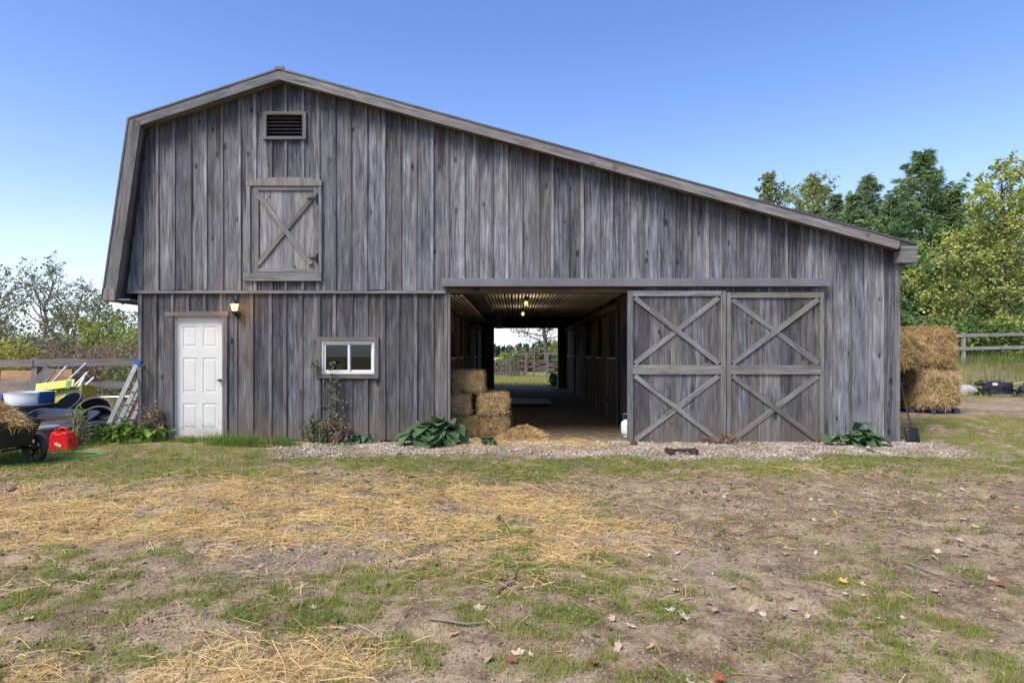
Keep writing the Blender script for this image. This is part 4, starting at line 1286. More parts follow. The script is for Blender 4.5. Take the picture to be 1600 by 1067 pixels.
RX, LX = 2.17, -1.4
bays = [(2.55, 3.95), (4.55, 5.95), (6.85, 8.35), (9.95, 11.9), (13.3, 15.3)]
for (wx, face) in ((RX, 1), (LX, -1)):
    planked('partition', wx, .13, 2.4, -.05, 3.05, face, M['inner'])
    last = 2.4
    for (a, b) in bays:
        if a - last > .1:
            planked('stall_door', wx - face * .05, last, a, .04, 2.35, face, M['inner'])
        s = planked('stall_front', wx, a, b, -.02, 1.36, face, M['inner'])
        MB().box(V(wx - face * .035, a + .03, 1.36), V(0, b - a - .06, 0), V(face * .1, 0, 0), V(0, 0, .05)).build('ledge', M['ledge'], s)
        mb = MB()
        for yy in (a, b):
            mb.cbox(V(wx - face * .01, yy, 1.5), (.07, .08, 3.0))
        mb.build('post', M['fresh'], s)
        mb = MB()
        n = int((b - a) / .1)
        for k in range(1, n):
            mb.tube([(wx + face * .02, a + (b - a) * k / n, 1.41), (wx + face * .02, a + (b - a) * k / n, 2.42)], .009, 5)
        mb.build('bars', M['black_iron'], s)
        last = b
    planked('partition', wx, last, BD - .12, -.05, 2.6, face, M['inner'])
    mb = MB(); mb.box(V(wx - face * .06, 2.4, 2.42), V(0, BD - 2.6, 0), V(face * .1, 0, 0), V(0, 0, .13)); mb.build('top_rail', M['fresh'], barn)
    mb = MB(); mb.box(V(wx + face * 2.2, .2, -.1), V(0, BD - .4, 0), V(0, 0, 3.2), V(face * .05, 0, 0)); mb.build('stall_back', M['inner'], barn)
mb = MB(); mb.box(V(BX0 + .15, .125, 3.12), V(BX1 - BX0 - .3, 0, 0), V(0, BD - .3, 0), V(0, 0, .04)); mb.build('loft_floor', M['inner'], barn)
# lath ceilings: pale strips with dark gaps
def lath(x0, x1, y0, y1, z, pitch, w):
    mb = MB()
    n = int((x1 - x0) / pitch)
    for k in range(n):
        x = x0 + (k + .2) * pitch + random.uniform(-.004, .004)
        mb.box(V(x, y0, z + random.uniform(-.003, .003)), V(0, y1 - y0, 0), V(w, 0, 0), V(0, 0, .03))
    c = mb.build('ceiling', M['lath'], barn)
    MB().box(V(x0, y0, z + .06), V(0, y1 - y0, 0), V(x1 - x0, 0, 0), V(0, 0, .03)).build('backing', M['dark'], c)


lath(-.55, RX - .06, .15, 8.0, 2.64, .069, .034)
lath(LX + .01, -.8, .15, 9.6, 2.48, .085, .042)
mb = MB(); mb.box(V(-.8, .14, 2.53), V(0, BD - .3, 0), V(.24, 0, 0), V(0, 0, .3)); mb.build('beam', M['inner'], barn)
mb = MB(); mb.box(V(-.54, 8.0, 2.6), V(RX + .5, 0, 0), V(0, .12, 0), V(0, 0, .3)); mb.build('beam', M['fresh'], barn)
mb = MB(); mb.box(V(LX, 9.6, 2.4), V(.59, 0, 0), V(0, .12, 0), V(0, 0, .4)); mb.build('beam', M['fresh'], barn)
mb = MB(); mb.box(V(-1.28, BD - .35, -.05), V(0, 0, 2.95), V(.36, 0, 0), V(0, .2, 0)); mb.build('post', M['red_wood'], barn)
mb = MB(); mb.box(V(BO[1] - .004, BD - .16, -.05), V(0, 0, 2.6), V(.06, 0, 0), V(0, .2, 0)); mb.build('post', M['ledge'], barn)
mb = MB(); mb.beam(V(OPEN[0] + .03, .35, 1.9), V(OPEN[0] - .1, .8, 2.35), .08, .05); mb.build('corner_brace', M['fresh'], barn)
for (px, py, Y) in ((822, 474, 1.9), (817, 490.5, 4.6)):
    p = at(px, py, Y)
    mb = MB()
    mb.lathe([(.034, .0), (.038, .03), (.034, .05), (.026, .12), (0, .12)], p + V(0, 0, .045), (0, 0, 1), 14)
    mb.tube([p + V(0, 0, .15), V(p[0], p[1], 2.66)], .012, 6)
    l_ = mb.build('ceiling_lamp', M['black_iron'], barn, smooth=True)
    MB().lathe([(0, -.045), (.022, -.04), (.037, -.018), (.039, .0), (.032, .025), (.024, .05)], p, (0, 0, 1), 16).build('bulb', M['bulb_glow'], l_, smooth=True)
    pl = bpy.data.lights.new('bulb_light', 'POINT'); pl.energy = 2.6; pl.color = (1, .84, .62); pl.shadow_soft_size = .05
    plo = bpy.data.objects.new('bulb_light', pl); COL.objects.link(plo); plo.location = p - V(0, .0, .12)
# ------------------------------------------------------------------ hay and the things in and around the barn
def gz(x, y): return float(ground_h(x, y))


def hay_body(w, dp, h, seed, strands, sl=(.05, .13), sw=(.003, .006)):
    """a bale: lumpy pressed block with stalks standing out of it; returns verts, quads, rnd. Centred in x,y; base at 0"""
    g = np.random.default_rng(seed)
    n = 14
    V_, F_ = [], []
    half = np.array([w / 2, dp / 2, h / 2])
    for ax in range(3):
        for s in (-1, 1):
            u, v = [a for a in range(3) if a != ax]
            a, b = np.meshgrid(np.linspace(-1, 1, n), np.linspace(-1, 1, n))
            p = np.zeros((n, n, 3)); p[..., ax] = s; p[..., u] = a; p[..., v] = b
            p = p.reshape(-1, 3)
            # round the edges
            q = np.sign(p) * np.abs(p)
            e = np.sort(np.abs(p), 1)[:, 1]
            q = q * (1 - .10 * sm(.68, 1, e))[:, None]
            base = sum(len(x) for x in V_)
            V_.append(q * half)
            i = np.arange(n * n).reshape(n, n) + base
            f = np.stack([i[:-1, :-1], i[:-1, 1:], i[1:, 1:], i[1:, :-1]], -1).reshape(-1, 4)
            F_.append(f if s > 0 else f[:, ::-1])
    P = np.concatenate(V_)
    nr = P / np.linalg.norm(P, axis=1)[:, None]
    m = min(w, h)
    k = 5 / m
    lump = (fbm(P[:, 0] * k + seed, P[:, 2] * k + P[:, 1] * k * .7, seed, 4) - .5) * m * .24
    P = P + nr * lump[:, None]
    F4 = np.concatenate(F_)
    cells = P[F4].mean(1)
    r0 = np.full(len(P), .45) + g.normal(0, .2, len(P))
    # stalks
    fi = g.integers(0, len(F4), strands)
    wts = g.dirichlet((1, 1, 1, 1), strands)
    b = (P[F4[fi]] * wts[..., None]).sum(1)
    nn = b / half; ax = np.argmax(np.abs(nn), 1)
    nor = np.zeros((strands, 3)); nor[np.arange(strands), ax] = np.sign(nn[np.arange(strands), ax])
    tang = rand_unit(strands, g); tang -= nor * (tang * nor).sum(1)[:, None]; tang /= np.linalg.norm(tang, axis=1)[:, None]
    lift = np.abs(g.normal(0, .22, strands))
    d = tang * np.cos(lift)[:, None] + nor * np.sin(lift)[:, None]
    side = np.cross(d, nor + g.normal(0, .3, (strands, 3))); side /= np.linalg.norm(side, axis=1)[:, None]
    L = g.uniform(*sl, strands)
    b = b - d * (L * .4)[:, None] + nor * .004
    v, f, nk = blades(b, d, side, L, g.uniform(*sw, strands), g.uniform(0, .25, strands), .7, 2)
    rs = np.repeat(np.clip(g.normal(.5, .28, strands), 0, 1), nk)
    P[:, 2] += h / 2; v[:, 2] += h / 2
    return P, F4, r0, v, f, rs


def make_bale(name, w, dp, h, seed, strands, sl, sw, twine_n=2):
    P, F4, r0, v, f, rs = hay_body(w, dp, h, seed, strands, sl, sw)
    root = thing(name, '', '')
    vv = np.concatenate([P, v]); ff = np.concatenate([F4, f + len(P)])
    mi = np.concatenate([np.zeros(len(F4), int), np.ones(len(f), int)])
    link_mesh('straw_body', vv, ff, None, root, np.concatenate([r0, rs]), mats=[M['haydark'], M['haym']], mat_idx=mi)
    for k in range(twine_n):
        x = w * (-.5 + (k + 1) / (twine_n + 1))
        a, b, c = dp / 2 + .004, h + .004, .0
        MB().tube([(x, -a, .02), (x, -a - .003, h / 2), (x + .004, -a, h - .01), (x, -a * .9, b), (x, 0, b + .004), (x, a * .9, b), (x, a, h - .01), (x, a, .02)], .0035, 4).build('twine', M['twine'], root)
    return root


small = make_bale('straw_bale', .585, .9, .385, 3, 7000, (.05, .15), (.003, .006), 0)
for ch in list(small.children): pass
SB = [(-.96, .95, 0.0, .05, 'bottom straw bale at the back left of the stack in the passage'),
      (-.37, .98, 0.0, -.06, 'bottom straw bale at the right of the stack in the passage'),
      (-1.06, 1.0, .40, -.04, 'middle straw bale against the left post, under the top bale'),
      (-.42, .93, .40, .07, 'right straw bale of the second layer, with nothing on it'),
      (-.85, .95, .80, .03, 'topmost straw bale of the stack just inside the passage')]
for i, (x, y, z, rz, lab) in enumerate(SB):
    o = small if i == 0 else copy_tree(small)
    o.location = (x, y, z + .005); o.rotation_euler = (0, 0, rz + (PI if i % 2 else 0))
    tag(o, lab, 'straw bale', 'straw bales stacked in the passage')
big = make_bale('big_straw_bale', 1.02, 1.7, .86, 8, 17000, (.08, .24), (.004, .009), 3)
gb = gz(8.6, 3.2)
BB = [(9.19, 3.78, .13, .04, 'lower big straw bale at the outer end of the stack beside the barn'),
      (7.90, 3.95, .13, -.05, 'lower big straw bale half hidden behind the barn corner'),
      (9.15, 3.80, 1.02, -.03, 'upper big straw bale at the outer end, highest of the stack'),
      (8.08, 3.50, .99, .08, 'upper big straw bale peeping out from behind the barn corner')]
for i, (x, y, z, rz, lab) in enumerate(BB):
    o = big if i == 0 else copy_tree(big)
    o.location = (x, y, gb + z); o.rotation_euler = (0, .02 * (-1) ** i, rz + (PI if i in (1, 2) else 0))
    tag(o, lab, 'straw bale', 'big straw bales beside the barn')
# pallets under the big bales
for (x, y, lab) in ((9.1, 3.6, 'dark wooden pallet under the outer big straw bales'), (7.85, 3.7, 'dark wooden pallet under the straw bales by the barn corner')):
    t = thing('pallet', lab, 'pallet', (x, y, gb - .01), .02)
    mb = MB()
    for k in range(6): mb.cbox((-.5 + k * .2, 0, .115), (.1, 1.25, .022))
    mb.build('deck', M['inner'], t)
    for yy in (-.58, 0, .58):
        for xx in (-.48, 0, .53): MB().cbox((xx, yy, .05), (.11, .12, .1)).build('block', M['blue_black'], t)


def fuzzy_heap(name, rx, ry, h, seed, strands, mat='haym', sl=(.08, .2), sw=(.003, .006)):
    g = np.random.default_rng(seed)
    n, m = 28, 10
    vs, fs = [], []
    for j in range(m + 1):
        r = j / m
        for k in range(n):
            a = 2 * PI * k / n
            q = 1 + .18 * math.sin(3 * a + seed) + .1 * math.sin(7 * a)
            z = h * (1 - r ** 1.6) * (1 + .25 * (float(fbm(r * 3 + math.cos(a) * 2, math.sin(a) * 2, seed, 3)) - .5))
            vs.append((rx * r * q * math.cos(a), ry * r * q * math.sin(a), z))
    for j in range(m):
        for k in range(n):
            k2 = (k + 1) % n
            fs.append((j * n + k, (j + 1) * n + k, (j + 1) * n + k2, j * n + k2))
    P = np.array(vs); F4 = np.array(fs)
    fi = g.integers(0, len(F4), strands)
    b = (P[F4[fi]] * g.dirichlet((1, 1, 1, 1), strands)[..., None]).sum(1)
    an = g.random(strands) * 2 * PI; t = g.normal(.08, .22, strands)
    d = np.stack([np.cos(an) * np.cos(t), np.sin(an) * np.cos(t), np.sin(t)], 1)
    side = ortho(d, g)
    L = g.uniform(*sl, strands)
    b = b - d * (L * .45)[:, None] + np.array([0, 0, .012])
    v, f, nk = blades(b, d, side, L, g.uniform(*sw, strands), g.uniform(.1, .5, strands), .7, 2)
    vv = np.concatenate([P, v]); ff = np.concatenate([F4, f + len(P)])
    mi = np.concatenate([np.zeros(len(F4), int), np.ones(len(f), int)])
    return link_mesh(name, vv, ff, None, None, np.concatenate([np.full(len(P), .4), np.repeat(np.clip(g.normal(.5, .27, strands), 0, 1), nk)]),
                     mats=[M['haydark'], M[mat]], mat_idx=mi)


o = fuzzy_heap('straw_pile', .44, .4, .19, 5, 4200); o.location = (.16, .5, gz(.16, .5)); tag(o, 'loose pile of straw on the passage floor beside the bales', 'straw pile')
# worn mat on the passage floor
g0 = np.linspace(0, 1, 12)
mb = MB(); mb.box(V(-.3, 7.2, .03), V(0, 1.9, 0), V(1.35, 0, 0), V(0, 0, .02)); o = mb.build('floor_mat', M['mat'], bevel=.006); o.location.z = .02
tag(o, 'worn pale grey mat lying on the passage floor', 'mat')
# gas bottle at the right of the passage
t = thing('propane_tank', 'white propane tank with a collar standing inside the passage opening', 'gas tank', (2.04, .62, gz(1.93, .62)))
t.scale = (.9, .9, .9)
MB().lathe([(0, .02), (.10, .02), (.145, .06), (.152, .1), (.152, .24), (.14, .29), (.09, .33), (.03, .345), (0, .345)], sides=24).build('tank', M['white_plastic'], t, smooth=True)
MB().lathe([(.11, 0), (.11, .05)], sides=24).build('foot_ring', M['white_plastic'], t, smooth=True)
mb = MB()
for k in range(3):
    a = k * 2.1 + .4
    mb.tube([(.1 * math.cos(a), .1 * math.sin(a), .32), (.11 * math.cos(a), .11 * math.sin(a), .45)], .012, 5)
mb.tube([(.11 * math.cos(a), .11 * math.sin(a), .45) for a in np.linspace(0, 6.28, 16)], .012, 5)
mb.build('collar', M['grey_plastic'], t)
mb = MB(); mb.lathe([(.025, .34), (.025, .42), (.04, .42), (.04, .44), (0, .44)], sides=10); mb.build('valve', M['brass'], t)
MB().tube([(.03, 0, .42), (.0, -.13, .4), (-.05, -.17, .25), (-.02, -.18, .1), (.08, -.22, .02), (.2, -.2, .012)], .007, 6).build('hose', M['black_rubber'], t, smooth=True)
# dark coat hanging on the planks inside, right
P = [(2.08, 1.1, z) for z in (2.0, 1.75, 1.45, 1.2, 1.05)]
mb = MB()
prof = [(.02, 2.02), (.06, 1.96), (.09, 1.8), (.10, 1.5), (.12, 1.25), (.09, 1.16), (.03, 1.14)]
mb.lathe(prof, (2.08, 1.15, 0), (0, 0, 1), 14, squash=.7)
for s in (-1, 1): mb.tube([(2.08, 1.15 + s * .06, 1.93), (2.07, 1.15 + s * .13, 1.7), (2.06, 1.15 + s * .14, 1.4)], [.04, .038, .034], 8)
o = mb.build('hanging_coat', M['cloth_dark'], smooth=True); tag(o, 'dark coat hanging on the stall wall behind the sliding door', 'coat')
# wall hook rail it hangs on is the barn's own plank wall
# boot scraper on the gravel by the sliding doors
t = thing('boot_scraper', 'rusty black metal boot scraper lying on the gravel by the doors', 'boot scraper', (2.49, -1.25, gz(2.49, -1.25)), -.05)
for s in (-1, 1):
    mb = MB(); mb.box(V(s * .16 - .04, -.09, .012), V(0, .18, 0), V(.08, 0, 0), V(0, 0, .07)); mb.lathe([(0, -.02), (.045, -.02), (.045, .1), (0, .1)], (s * .2, -.02, .05), (0, 1, 0), 12); mb.build('end_block', M['rust'], t, bevel=.006)
mb = MB()
for yy in (-.07, 0.0, .07): mb.tube([(-.16, yy, .06), (.16, yy, .06)], .012, 6)
mb.tube([(-.14, -.09, .09), (.14, -.08, .092)], .01, 6)
mb.build('bar', M['rust'], t)
# small clump of rusty iron near the jamb
o = MB().lathe([(0, 0), (.05, .005), (.062, .03), (.045, .055), (.0, .06)], sides=9).build('rock', M['rust'], smooth=True)
o.location = (1.95, -.35, gz(1.95, -.35)); tag(o, 'dark clod lying on the straw at the foot of the left sliding door', 'clod')
# shovel leaning on the right barn corner
t = thing('shovel', 'black bladed shovel leaning on the right barn corner', 'shovel', (6.62, -.12, gz(6.62, -.12)), 0)
MB().tube([(-.02, .2, .98), (.03, .1, .5), (.06, .02, .2)], .015, 8).build('handle', M['inner'], t, smooth=True)
mb = MB(); mb.tube([(-.09, .2, .985), (.05, .2, .985)], .014, 8); mb.build('grip', M['black_plastic'], t, smooth=True)
mb = MB()
nx_, nz_ = 7, 6
vs, fs = [], []
for j in range(nz_):
    for i in range(nx_):
        u = i / (nx_ - 1) * 2 - 1; q = j / (nz_ - 1)
        vs.append((.06 + u * .12 * (1 - .25 * max(0, .3 - q)), .02 - q * .05 + .035 * u * u, .25 - q * .25))
for j in range(nz_ - 1):
    for i in range(nx_ - 1):
        a = j * nx_ + i; fs.append((a, a + 1, a + nx_ + 1, a + nx_))
mb.add(vs, fs); b_ = mb.build('blade', M['black_iron'], t, smooth=True)
m_ = b_.modifiers.new('solid', 'SOLIDIFY'); m_.thickness = .006

# ------------------------------------------------------------------ the scrap corner left of the barn
def rbox_mesh(mb, L, Wd, h, inset, t=.012, rim=.02, corner=.08, n=5):
    """open tapered tub with rounded corners: outer shell, rim and inside; base at z 0, opening up"""
    def ring(l, w, z, c):
        out = []
        for (sx_, sy_, a0) in ((1, 1, 0), (-1, 1, 90), (-1, -1, 180), (1, -1, 270)):
            for k in range(n):
                a = math.radians(a0 + 90 * k / (n - 1))
                out.append((sx_ * (l / 2 - c) + c * math.cos(a), sy_ * (w / 2 - c) + c * math.sin(a), z))
        return out
    rings = [ring(L - 2 * inset, Wd - 2 * inset, 0, corner), ring(L - .1 * inset, Wd - .1 * inset, h * .93, corner), ring(L + 2 * rim, Wd + 2 * rim, h * .93, corner + rim),
             ring(L + 2 * rim, Wd + 2 * rim, h, corner + rim), ring(L - 2 * t, Wd - 2 * t, h, corner), ring(L - 2 * inset - 2 * t, Wd - 2 * inset - 2 * t, t, corner)]
    m = len(rings[0]); vs = [p for r in rings for p in r]; fs = []
    for j in range(len(rings) - 1):
        for k in range(m):
            k2 = (k + 1) % m
            fs.append((j * m + k, j * m + k2, (j + 1) * m + k2, (j + 1) * m + k))
    fs.append(tuple(range(m))[::-1]); fs.append(tuple((len(rings) - 1) * m + k for k in range(m)))
    return mb.add(vs, fs)


cx, cy = -7.06, -2.12
cg = gz(cx, cy)
cart = thing('garden_cart', 'black two wheeled garden cart heaped with straw', 'cart', (cx, cy, cg), math.radians(-14))
mb = MB(); rbox_mesh(mb, 1.12, .66, .36, .10); tub = mb.build('tub', M['black_plastic'], cart, smooth=True); tub.location = (-.08, 0, .27)
mb = MB(); mb.box(V(.16, -.306, .40), V(.11, -.0, .03), V(0, .028, .085), V(0, -.004, .001)); mb.build('sticker', M['paper'], cart)
mb = MB()
for s in (-1, 1):
    mb.tube([(.42, s * .2, .24), (-.55, s * .2, .25), (-.95, s * .2, .55)], .016, 8)
mb.tube([(-.95, -.2, .55), (-.95, .2, .55)], .018, 8)
mb.tube([(.12, -.36, .21), (.12, .36, .21)], .014, 8)
mb.tube([(-.45, -.2, .25), (-.47, -.2, .0), (-.47, .2, .0), (-.45, .2, .25)], .014, 8)
mb.build('frame', M['black_iron'], cart, smooth=True)


def wheel(parent, c, R, pale):
    mb = MB()
    mb.lathe([(R - .055, -.03), (R - .02, -.04), (R, -.022), (R, .022), (R - .02, .04), (R - .055, .03)], c, (0, 1, 0), 28)
    w = mb.build('wheel', M['tyre_pale'] if pale else M['black_rubber'], parent, smooth=True)
    mb = MB()
    mb.lathe([(R - .075, -.025), (R - .052, -.03), (R - .052, .03), (R - .075, .025), (R - .075, -.025)], c, (0, 1, 0), 28)
    mb.lathe([(0, -.05), (.035, -.05), (.04, 0), (.035, .05), (0, .05)], c, (0, 1, 0), 14)
    for k in range(6):
        a = k * PI / 3 + .2
        mb.beam(V(c[0] + .03 * math.cos(a), c[1], c[2] + .03 * math.sin(a)), V(c[0] + (R - .07) * math.cos(a), c[1], c[2] + (R - .07) * math.sin(a)), .04, .02, up=(0, 1, 0))
    mb.build('rim', M['black_plastic'], w, smooth=True)


wheel(cart, (.24, .36, .2), .205, False)
wheel(cart, (-.33, -.40, .2), .205, True)
o = fuzzy_heap('straw_heap', .60, .29, .26, 15, 6500, sl=(.08, .24), sw=(.004, .007)); o.location = (cx - .06, cy, cg + .60); o.rotation_euler = (0, .05, math.radians(-14))
tag(o, 'heap of yellow straw piled in the black cart', 'straw heap')
# red fuel can
gx_, gy_ = -6.84, -1.15
t = thing('fuel_can', 'bright red plastic fuel can on the grass', 'fuel can', (gx_, gy_, gz(gx_, gy_)), -.05)
t.scale = (.92, .92, 1.0)
mb = MB()
prof = [(-.165, 0), (.165, 0), (.17, .03), (.165, .20), (.13, .285), (.05, .30), (.03, .27), (-.05, .27), (-.075, .30), (-.12, .29), (-.155, .22), (-.17, .03)]
n = len(prof)
mb.add([(p[0], -.10, p[1]) for p in prof] + [(p[0], .10, p[1]) for p in prof], [tuple(range(n)), tuple(range(2 * n - 1, n - 1, -1))] + [(i, i + n, (i + 1) % n + n, (i + 1) % n) for i in range(n)])
can = mb.build('body', M['red'], t, bevel=.022)
MB().tube([(-.07, 0, .285), (-.06, 0, .335), (0, 0, .352), (.055, 0, .335), (.06, 0, .29)], .018, 8).build('handle', M['red'], t, smooth=True)
MB().lathe([(.028, .28), (.028, .325), (.024, .335), (0, .335)], (-.115, 0, 0), sides=14).build('cap', M['red_metal'], t, smooth=True)
mb = MB(); mb.prism([(-.05, .10), (.04, .07), (.06, .10), (-.02, .14), (-.07, .135)], -.1035, -.1015); mb.build('sticker', M['paper'], t)
mb = MB()
for s in (-1, 1): mb.prism([(s * .075 - .05, .02), (s * .075 + .05, .02), (s * .075 + .045, .22), (s * .075 - .045, .22)], -.112, -.098)
# bucket behind
bx_, by_ = -7.16, -1.05
t = thing('lidded_bucket', 'grey brown bucket with a grey lid beside the red can', 'bucket', (bx_, by_, gz(bx_, by_)))
MB().lathe([(0, .0), (.125, 0), (.155, .30), (.165, .30), (.165, .325), (.15, .325)], sides=26).build('bucket', M['grey_plastic'], t, smooth=True)
MB().lathe([(.172, .315), (.175, .345), (.15, .36), (.13, .352), (0, .352)], sides=26).build('lid', plain('grey_lid', (.2, .2, .21), .45), t, smooth=True)


def round_tub(name, label, c, R, h, tilt, rz, mat, seed=0):
    t = MB()
    t.lathe([(0, 0), (R * .8, 0), (R * .93, h * .9), (R, h * .92), (R, h), (R * .9, h), (R * .77, .03), (0, .03)], sides=34)
    for s in (-1, 1): t.tube([(s * R * .99, -.08, h * .8), (s * R * 1.08, -.06, h * .75), (s * R * 1.08, .06, h * .75), (s * R * .99, .08, h * .8)], .012, 6)
    o = t.build(name, mat, smooth=True)
    o.location = c; o.rotation_euler = (tilt, 0, rz)
    return tag(o, label, 'tub')


def pz(px, py, Y): return tuple(at(px, py, Y))


round_tub('rubber_tub', 'black rubber feed tub tipped on its side by the ladder, upper of two', pz(152, 652, .55), .30, .22, .95, .25, M['black_rubber'])
round_tub('rubber_tub', 'black rubber feed tub tipped on its side by the ladder, lower of two', pz(156, 664, .3), .28, .2, 1.0, .3, M['black_rubber'])
round_tub('rubber_tub', 'dark grey round tub behind the blue black sled, in front of the yellow box', pz(121, 640, .9), .24, .24, .8, -.3, plain('slate_tub', (.06, .065, .08), .4))
# blue black sled
t = MB(); rbox_mesh(t, 1.05, .5, .16, .06, corner=.12)
o = t.build('plastic_sled', M['blue_black'], smooth=True); o.location = pz(97, 662, .0); o.rotation_euler = (.30, .05, .06)
tag(o, 'blue black plastic sled tub lying over the scrap pile', 'sled')
t = MB(); rbox_mesh(t, .95, .45, .14, .05, corner=.1)
o = t.build('plastic_sled', M['black_plastic'], smooth=True); o.location = pz(98, 676, -.25); o.rotation_euler = (.22, .12, -.08)
tag(o, 'black plastic trough under the blue black sled', 'trough')
# stack of black tubs carrying the white and blue tub
wx_, wy_ = pz(46, 640, .55)[0], .55
t = MB(); t.lathe([(0, 0), (.36, 0), (.40, .3), (.43, .3), (.43, .36), (.36, .36), (.36, .5), (.40, .52), (.40, .55), (0, .55)], sides=30)
o = t.build('rubber_tub', M['black_rubber'], smooth=True); o.location = (wx_, wy_, gz(wx_, wy_)); tag(o, 'upturned black tub under the blue and white tub', 'tub')
t = thing('muck_tub', 'low white plastic tub with blue ends on top of the scrap pile', 'tub', (wx_, wy_, gz(wx_, wy_) + .552))
MB().lathe([(0, 0), (.35, 0), (.375, .07), (.37, .09), (.385, .15), (.38, .17), (.395, .22), (.37, .22), (.34, .02), (0, .02)], sides=36).build('tub', M['white_plastic'], t, smooth=True)
for ac, aw in ((-2.55, .9), (-.2, .8)):
    mb = MB(); vs, fs = [], []
    for k in range(9):
        a = ac + (k / 8 - .5) * aw
        for (r, z) in ((.398, .03), (.405, .235), (.345, .235)): vs.append((r * math.cos(a), r * math.sin(a), z))
    for k in range(8):
        for j in range(2): fs.append((k * 3 + j, k * 3 + 3 + j, k * 3 + 4 + j, k * 3 + 1 + j))
    mb.add(vs, fs); q = mb.build('blue_panel', M['blue'], t, smooth=True)
    m_ = q.modifiers.new('solid', 'SOLIDIFY'); m_.thickness = .008
# yellow box with green edges
yx, yy_, yz_ = pz(90, 628, 1.05)
t = thing('yellow_box', 'yellow plastic box with green edges tilted in the scrap pile', 'box', (yx, yy_, yz_ - .1), .05)
t.rotation_euler = (-.12, -.10, .05)
mb = MB()
mb.box(V(-.38, 0, 0), V(.74, 0, 0), V(0, .05, .34), V(0, .03, -.004)); mb.box(V(-.40, .06, -.02), V(.04, 0, 0), V(0, 0, .42), V(0, .4, 0)); mb.box(V(.37, .06, -.02), V(.04, 0, 0), V(0, 0, .42), V(0, .4, 0))
mb.box(V(-.36, .42, 0), V(.72, 0, 0), V(0, 0, .40), V(0, .03, 0)); mb.box(V(-.36, .06, -.02), V(.72, 0, 0), V(0, .36, 0), V(0, 0, .03))
mb.build('body', M['yellow'], t, bevel=.008)
mb = MB(); mb.box(V(-.36, -.07, .33), V(.70, 0, .02), V(0, .04, .15), V(0, .025, -.006)); mb.build('flap', M['yellow'], t, bevel=.008)
mb = MB()
mb.box(V(-.40, -.035, .30), V(.80, 0, .02), V(0, 0, .03), V(0, .03, 0)); mb.box(V(.20, -.085, .32), V(.09, 0, 0), V(0, .04, .16), V(0, .02, -.004)); mb.box(V(-.42, -.02, .28), V(.05, 0, 0), V(0, .1, .16), V(0, .02, -.01))
mb.build('edge', M['green'], t, bevel=.005)
mb = MB(); mb.cbox((0, .25, -.25), (.6, .3, .4)); mb.tube([(-.25, -.01, .06), (-.1, -.03, .16), (.15, -.02, .2), (.25, 0, .12)], .007, 5)
o = MB().cbox((0, 0, 0), (.8, .42, .4)).build('crate', M['inner']); o.location = (yx, yy_ + .22, gz(yx, yy_) + .2); tag(o, 'dark wooden crate under the yellow box', 'crate')
# black corrugated pipe coil
mb = MB()
c0 = np.array(pz(150, 682, -.25)); c0[2] = gz(c0[0], c0[1])
for k in range(5):
    pts, R = [], .27 - .012 * k
    for a in np.linspace(0, 2 * PI, 33): pts.append((R * math.cos(a), .7 * R * math.sin(a), .045 + .05 * k + .02 * math.sin(a * 2 + k)))
    rad = [.036 + .004 * (i % 2) for i in range(33)]
    mb.tube(pts, rad, 8)
o = mb.build('pipe_coil', M['black_plastic'], smooth=True); o.location = c0; o.rotation_euler = (.1, -.1, .2); tag(o, 'coil of black drain pipe by the foot of the ladder', 'pipe coil')
# planks and scrap boards in the pile
for (a, b, w_, t_, mk, lab) in (((60, 655, -.4), (118, 653, -.3), .05, .12, 'inner', 'dark board lying under the straw cart load'),
                                ((62, 668, -.5), (116, 660, -.35), .04, .14, 'trim', 'short grey board with a pale end in the scrap pile')):
    o = MB().beam(V(*pz(*a)), V(*pz(*b)), t_, w_).build('scrap_board', M[mk]); tag(o, lab, 'board')
# aluminium ladders leaning on the barn side
def ladder(label, base, top, width, mat, cap, group=None):
    base, top = np.asarray(base, float), np.asarray(top, float)
    t = thing('ladder', label, 'ladder', tuple(base), 0, group)
    d = top - base
    for s in (0, 1):
        MB().beam(V(0, s * width, 0), d + V(0, s * width, 0), .028, .075, up=(0, 1, 0)).build('rail', mat, t)
    mb = MB(); n = 6
    for k in range(n):
        p = d * ((k + .6) / n)
        mb.tube([p + V(0, .0, 0), p + V(0, width, 0)], .016, 6)
    mb.build('rung', mat, t)
    if cap:
        for s in (0, 1):
            MB().beam(d * .955 + V(0, s * width, 0), d * 1.01 + V(0, s * width, 0), .04, .095, up=(0, 1, 0)).build('end_cap', M['blue'], t)
    return t


L0 = pz(159, 690, -.25); L1 = pz(216, 564, -.25)
ladder('aluminium ladder with blue end caps leaning on the left barn corner', (L0[0], -.25, gz(L0[0], -.25)), (L1[0], -.25, L1[2]), .38, M['alu'], True)
L0 = pz(172, 684, -.05); L1 = pz(217, 590, -.05)
ladder('shorter grey ladder without caps behind the blue capped ladder', (L0[0], .0, gz(L0[0], 0)), (L1[0] - .0, .0, L1[2]), .36, M['alu'], False)
# red hand truck behind the ladders
t = thing('hand_truck', 'dull red metal hand truck behind the ladders', 'hand truck', (-6.72, .55, gz(-6.7, .5)), 0)
mb = MB(); mb.prism([(-.14, .1), (.27, .1), (.27, .74), (.12, .86), (-.06, .55)], -.02, .02); mb.build('plate', M['red_metal'], t, bevel=.006)
mb = MB(); mb.tube([(-.16, .06, .0), (-.14, .06, .7), (-.2, .06, .92), (-.3, .06, .88)], .02, 8); mb.tube([(.3, .06, .0), (.3, .06, .9)], .02, 8); mb.build('frame', M['red_metal'], t, smooth=True)
mb = MB(); mb.lathe([(0, -.05), (.11, -.05), (.11, .05), (0, .05)], (-.05, -.02, .11), (0, 1, 0), 18); mb.build('wheel', M['black_rubber'], t, smooth=True)
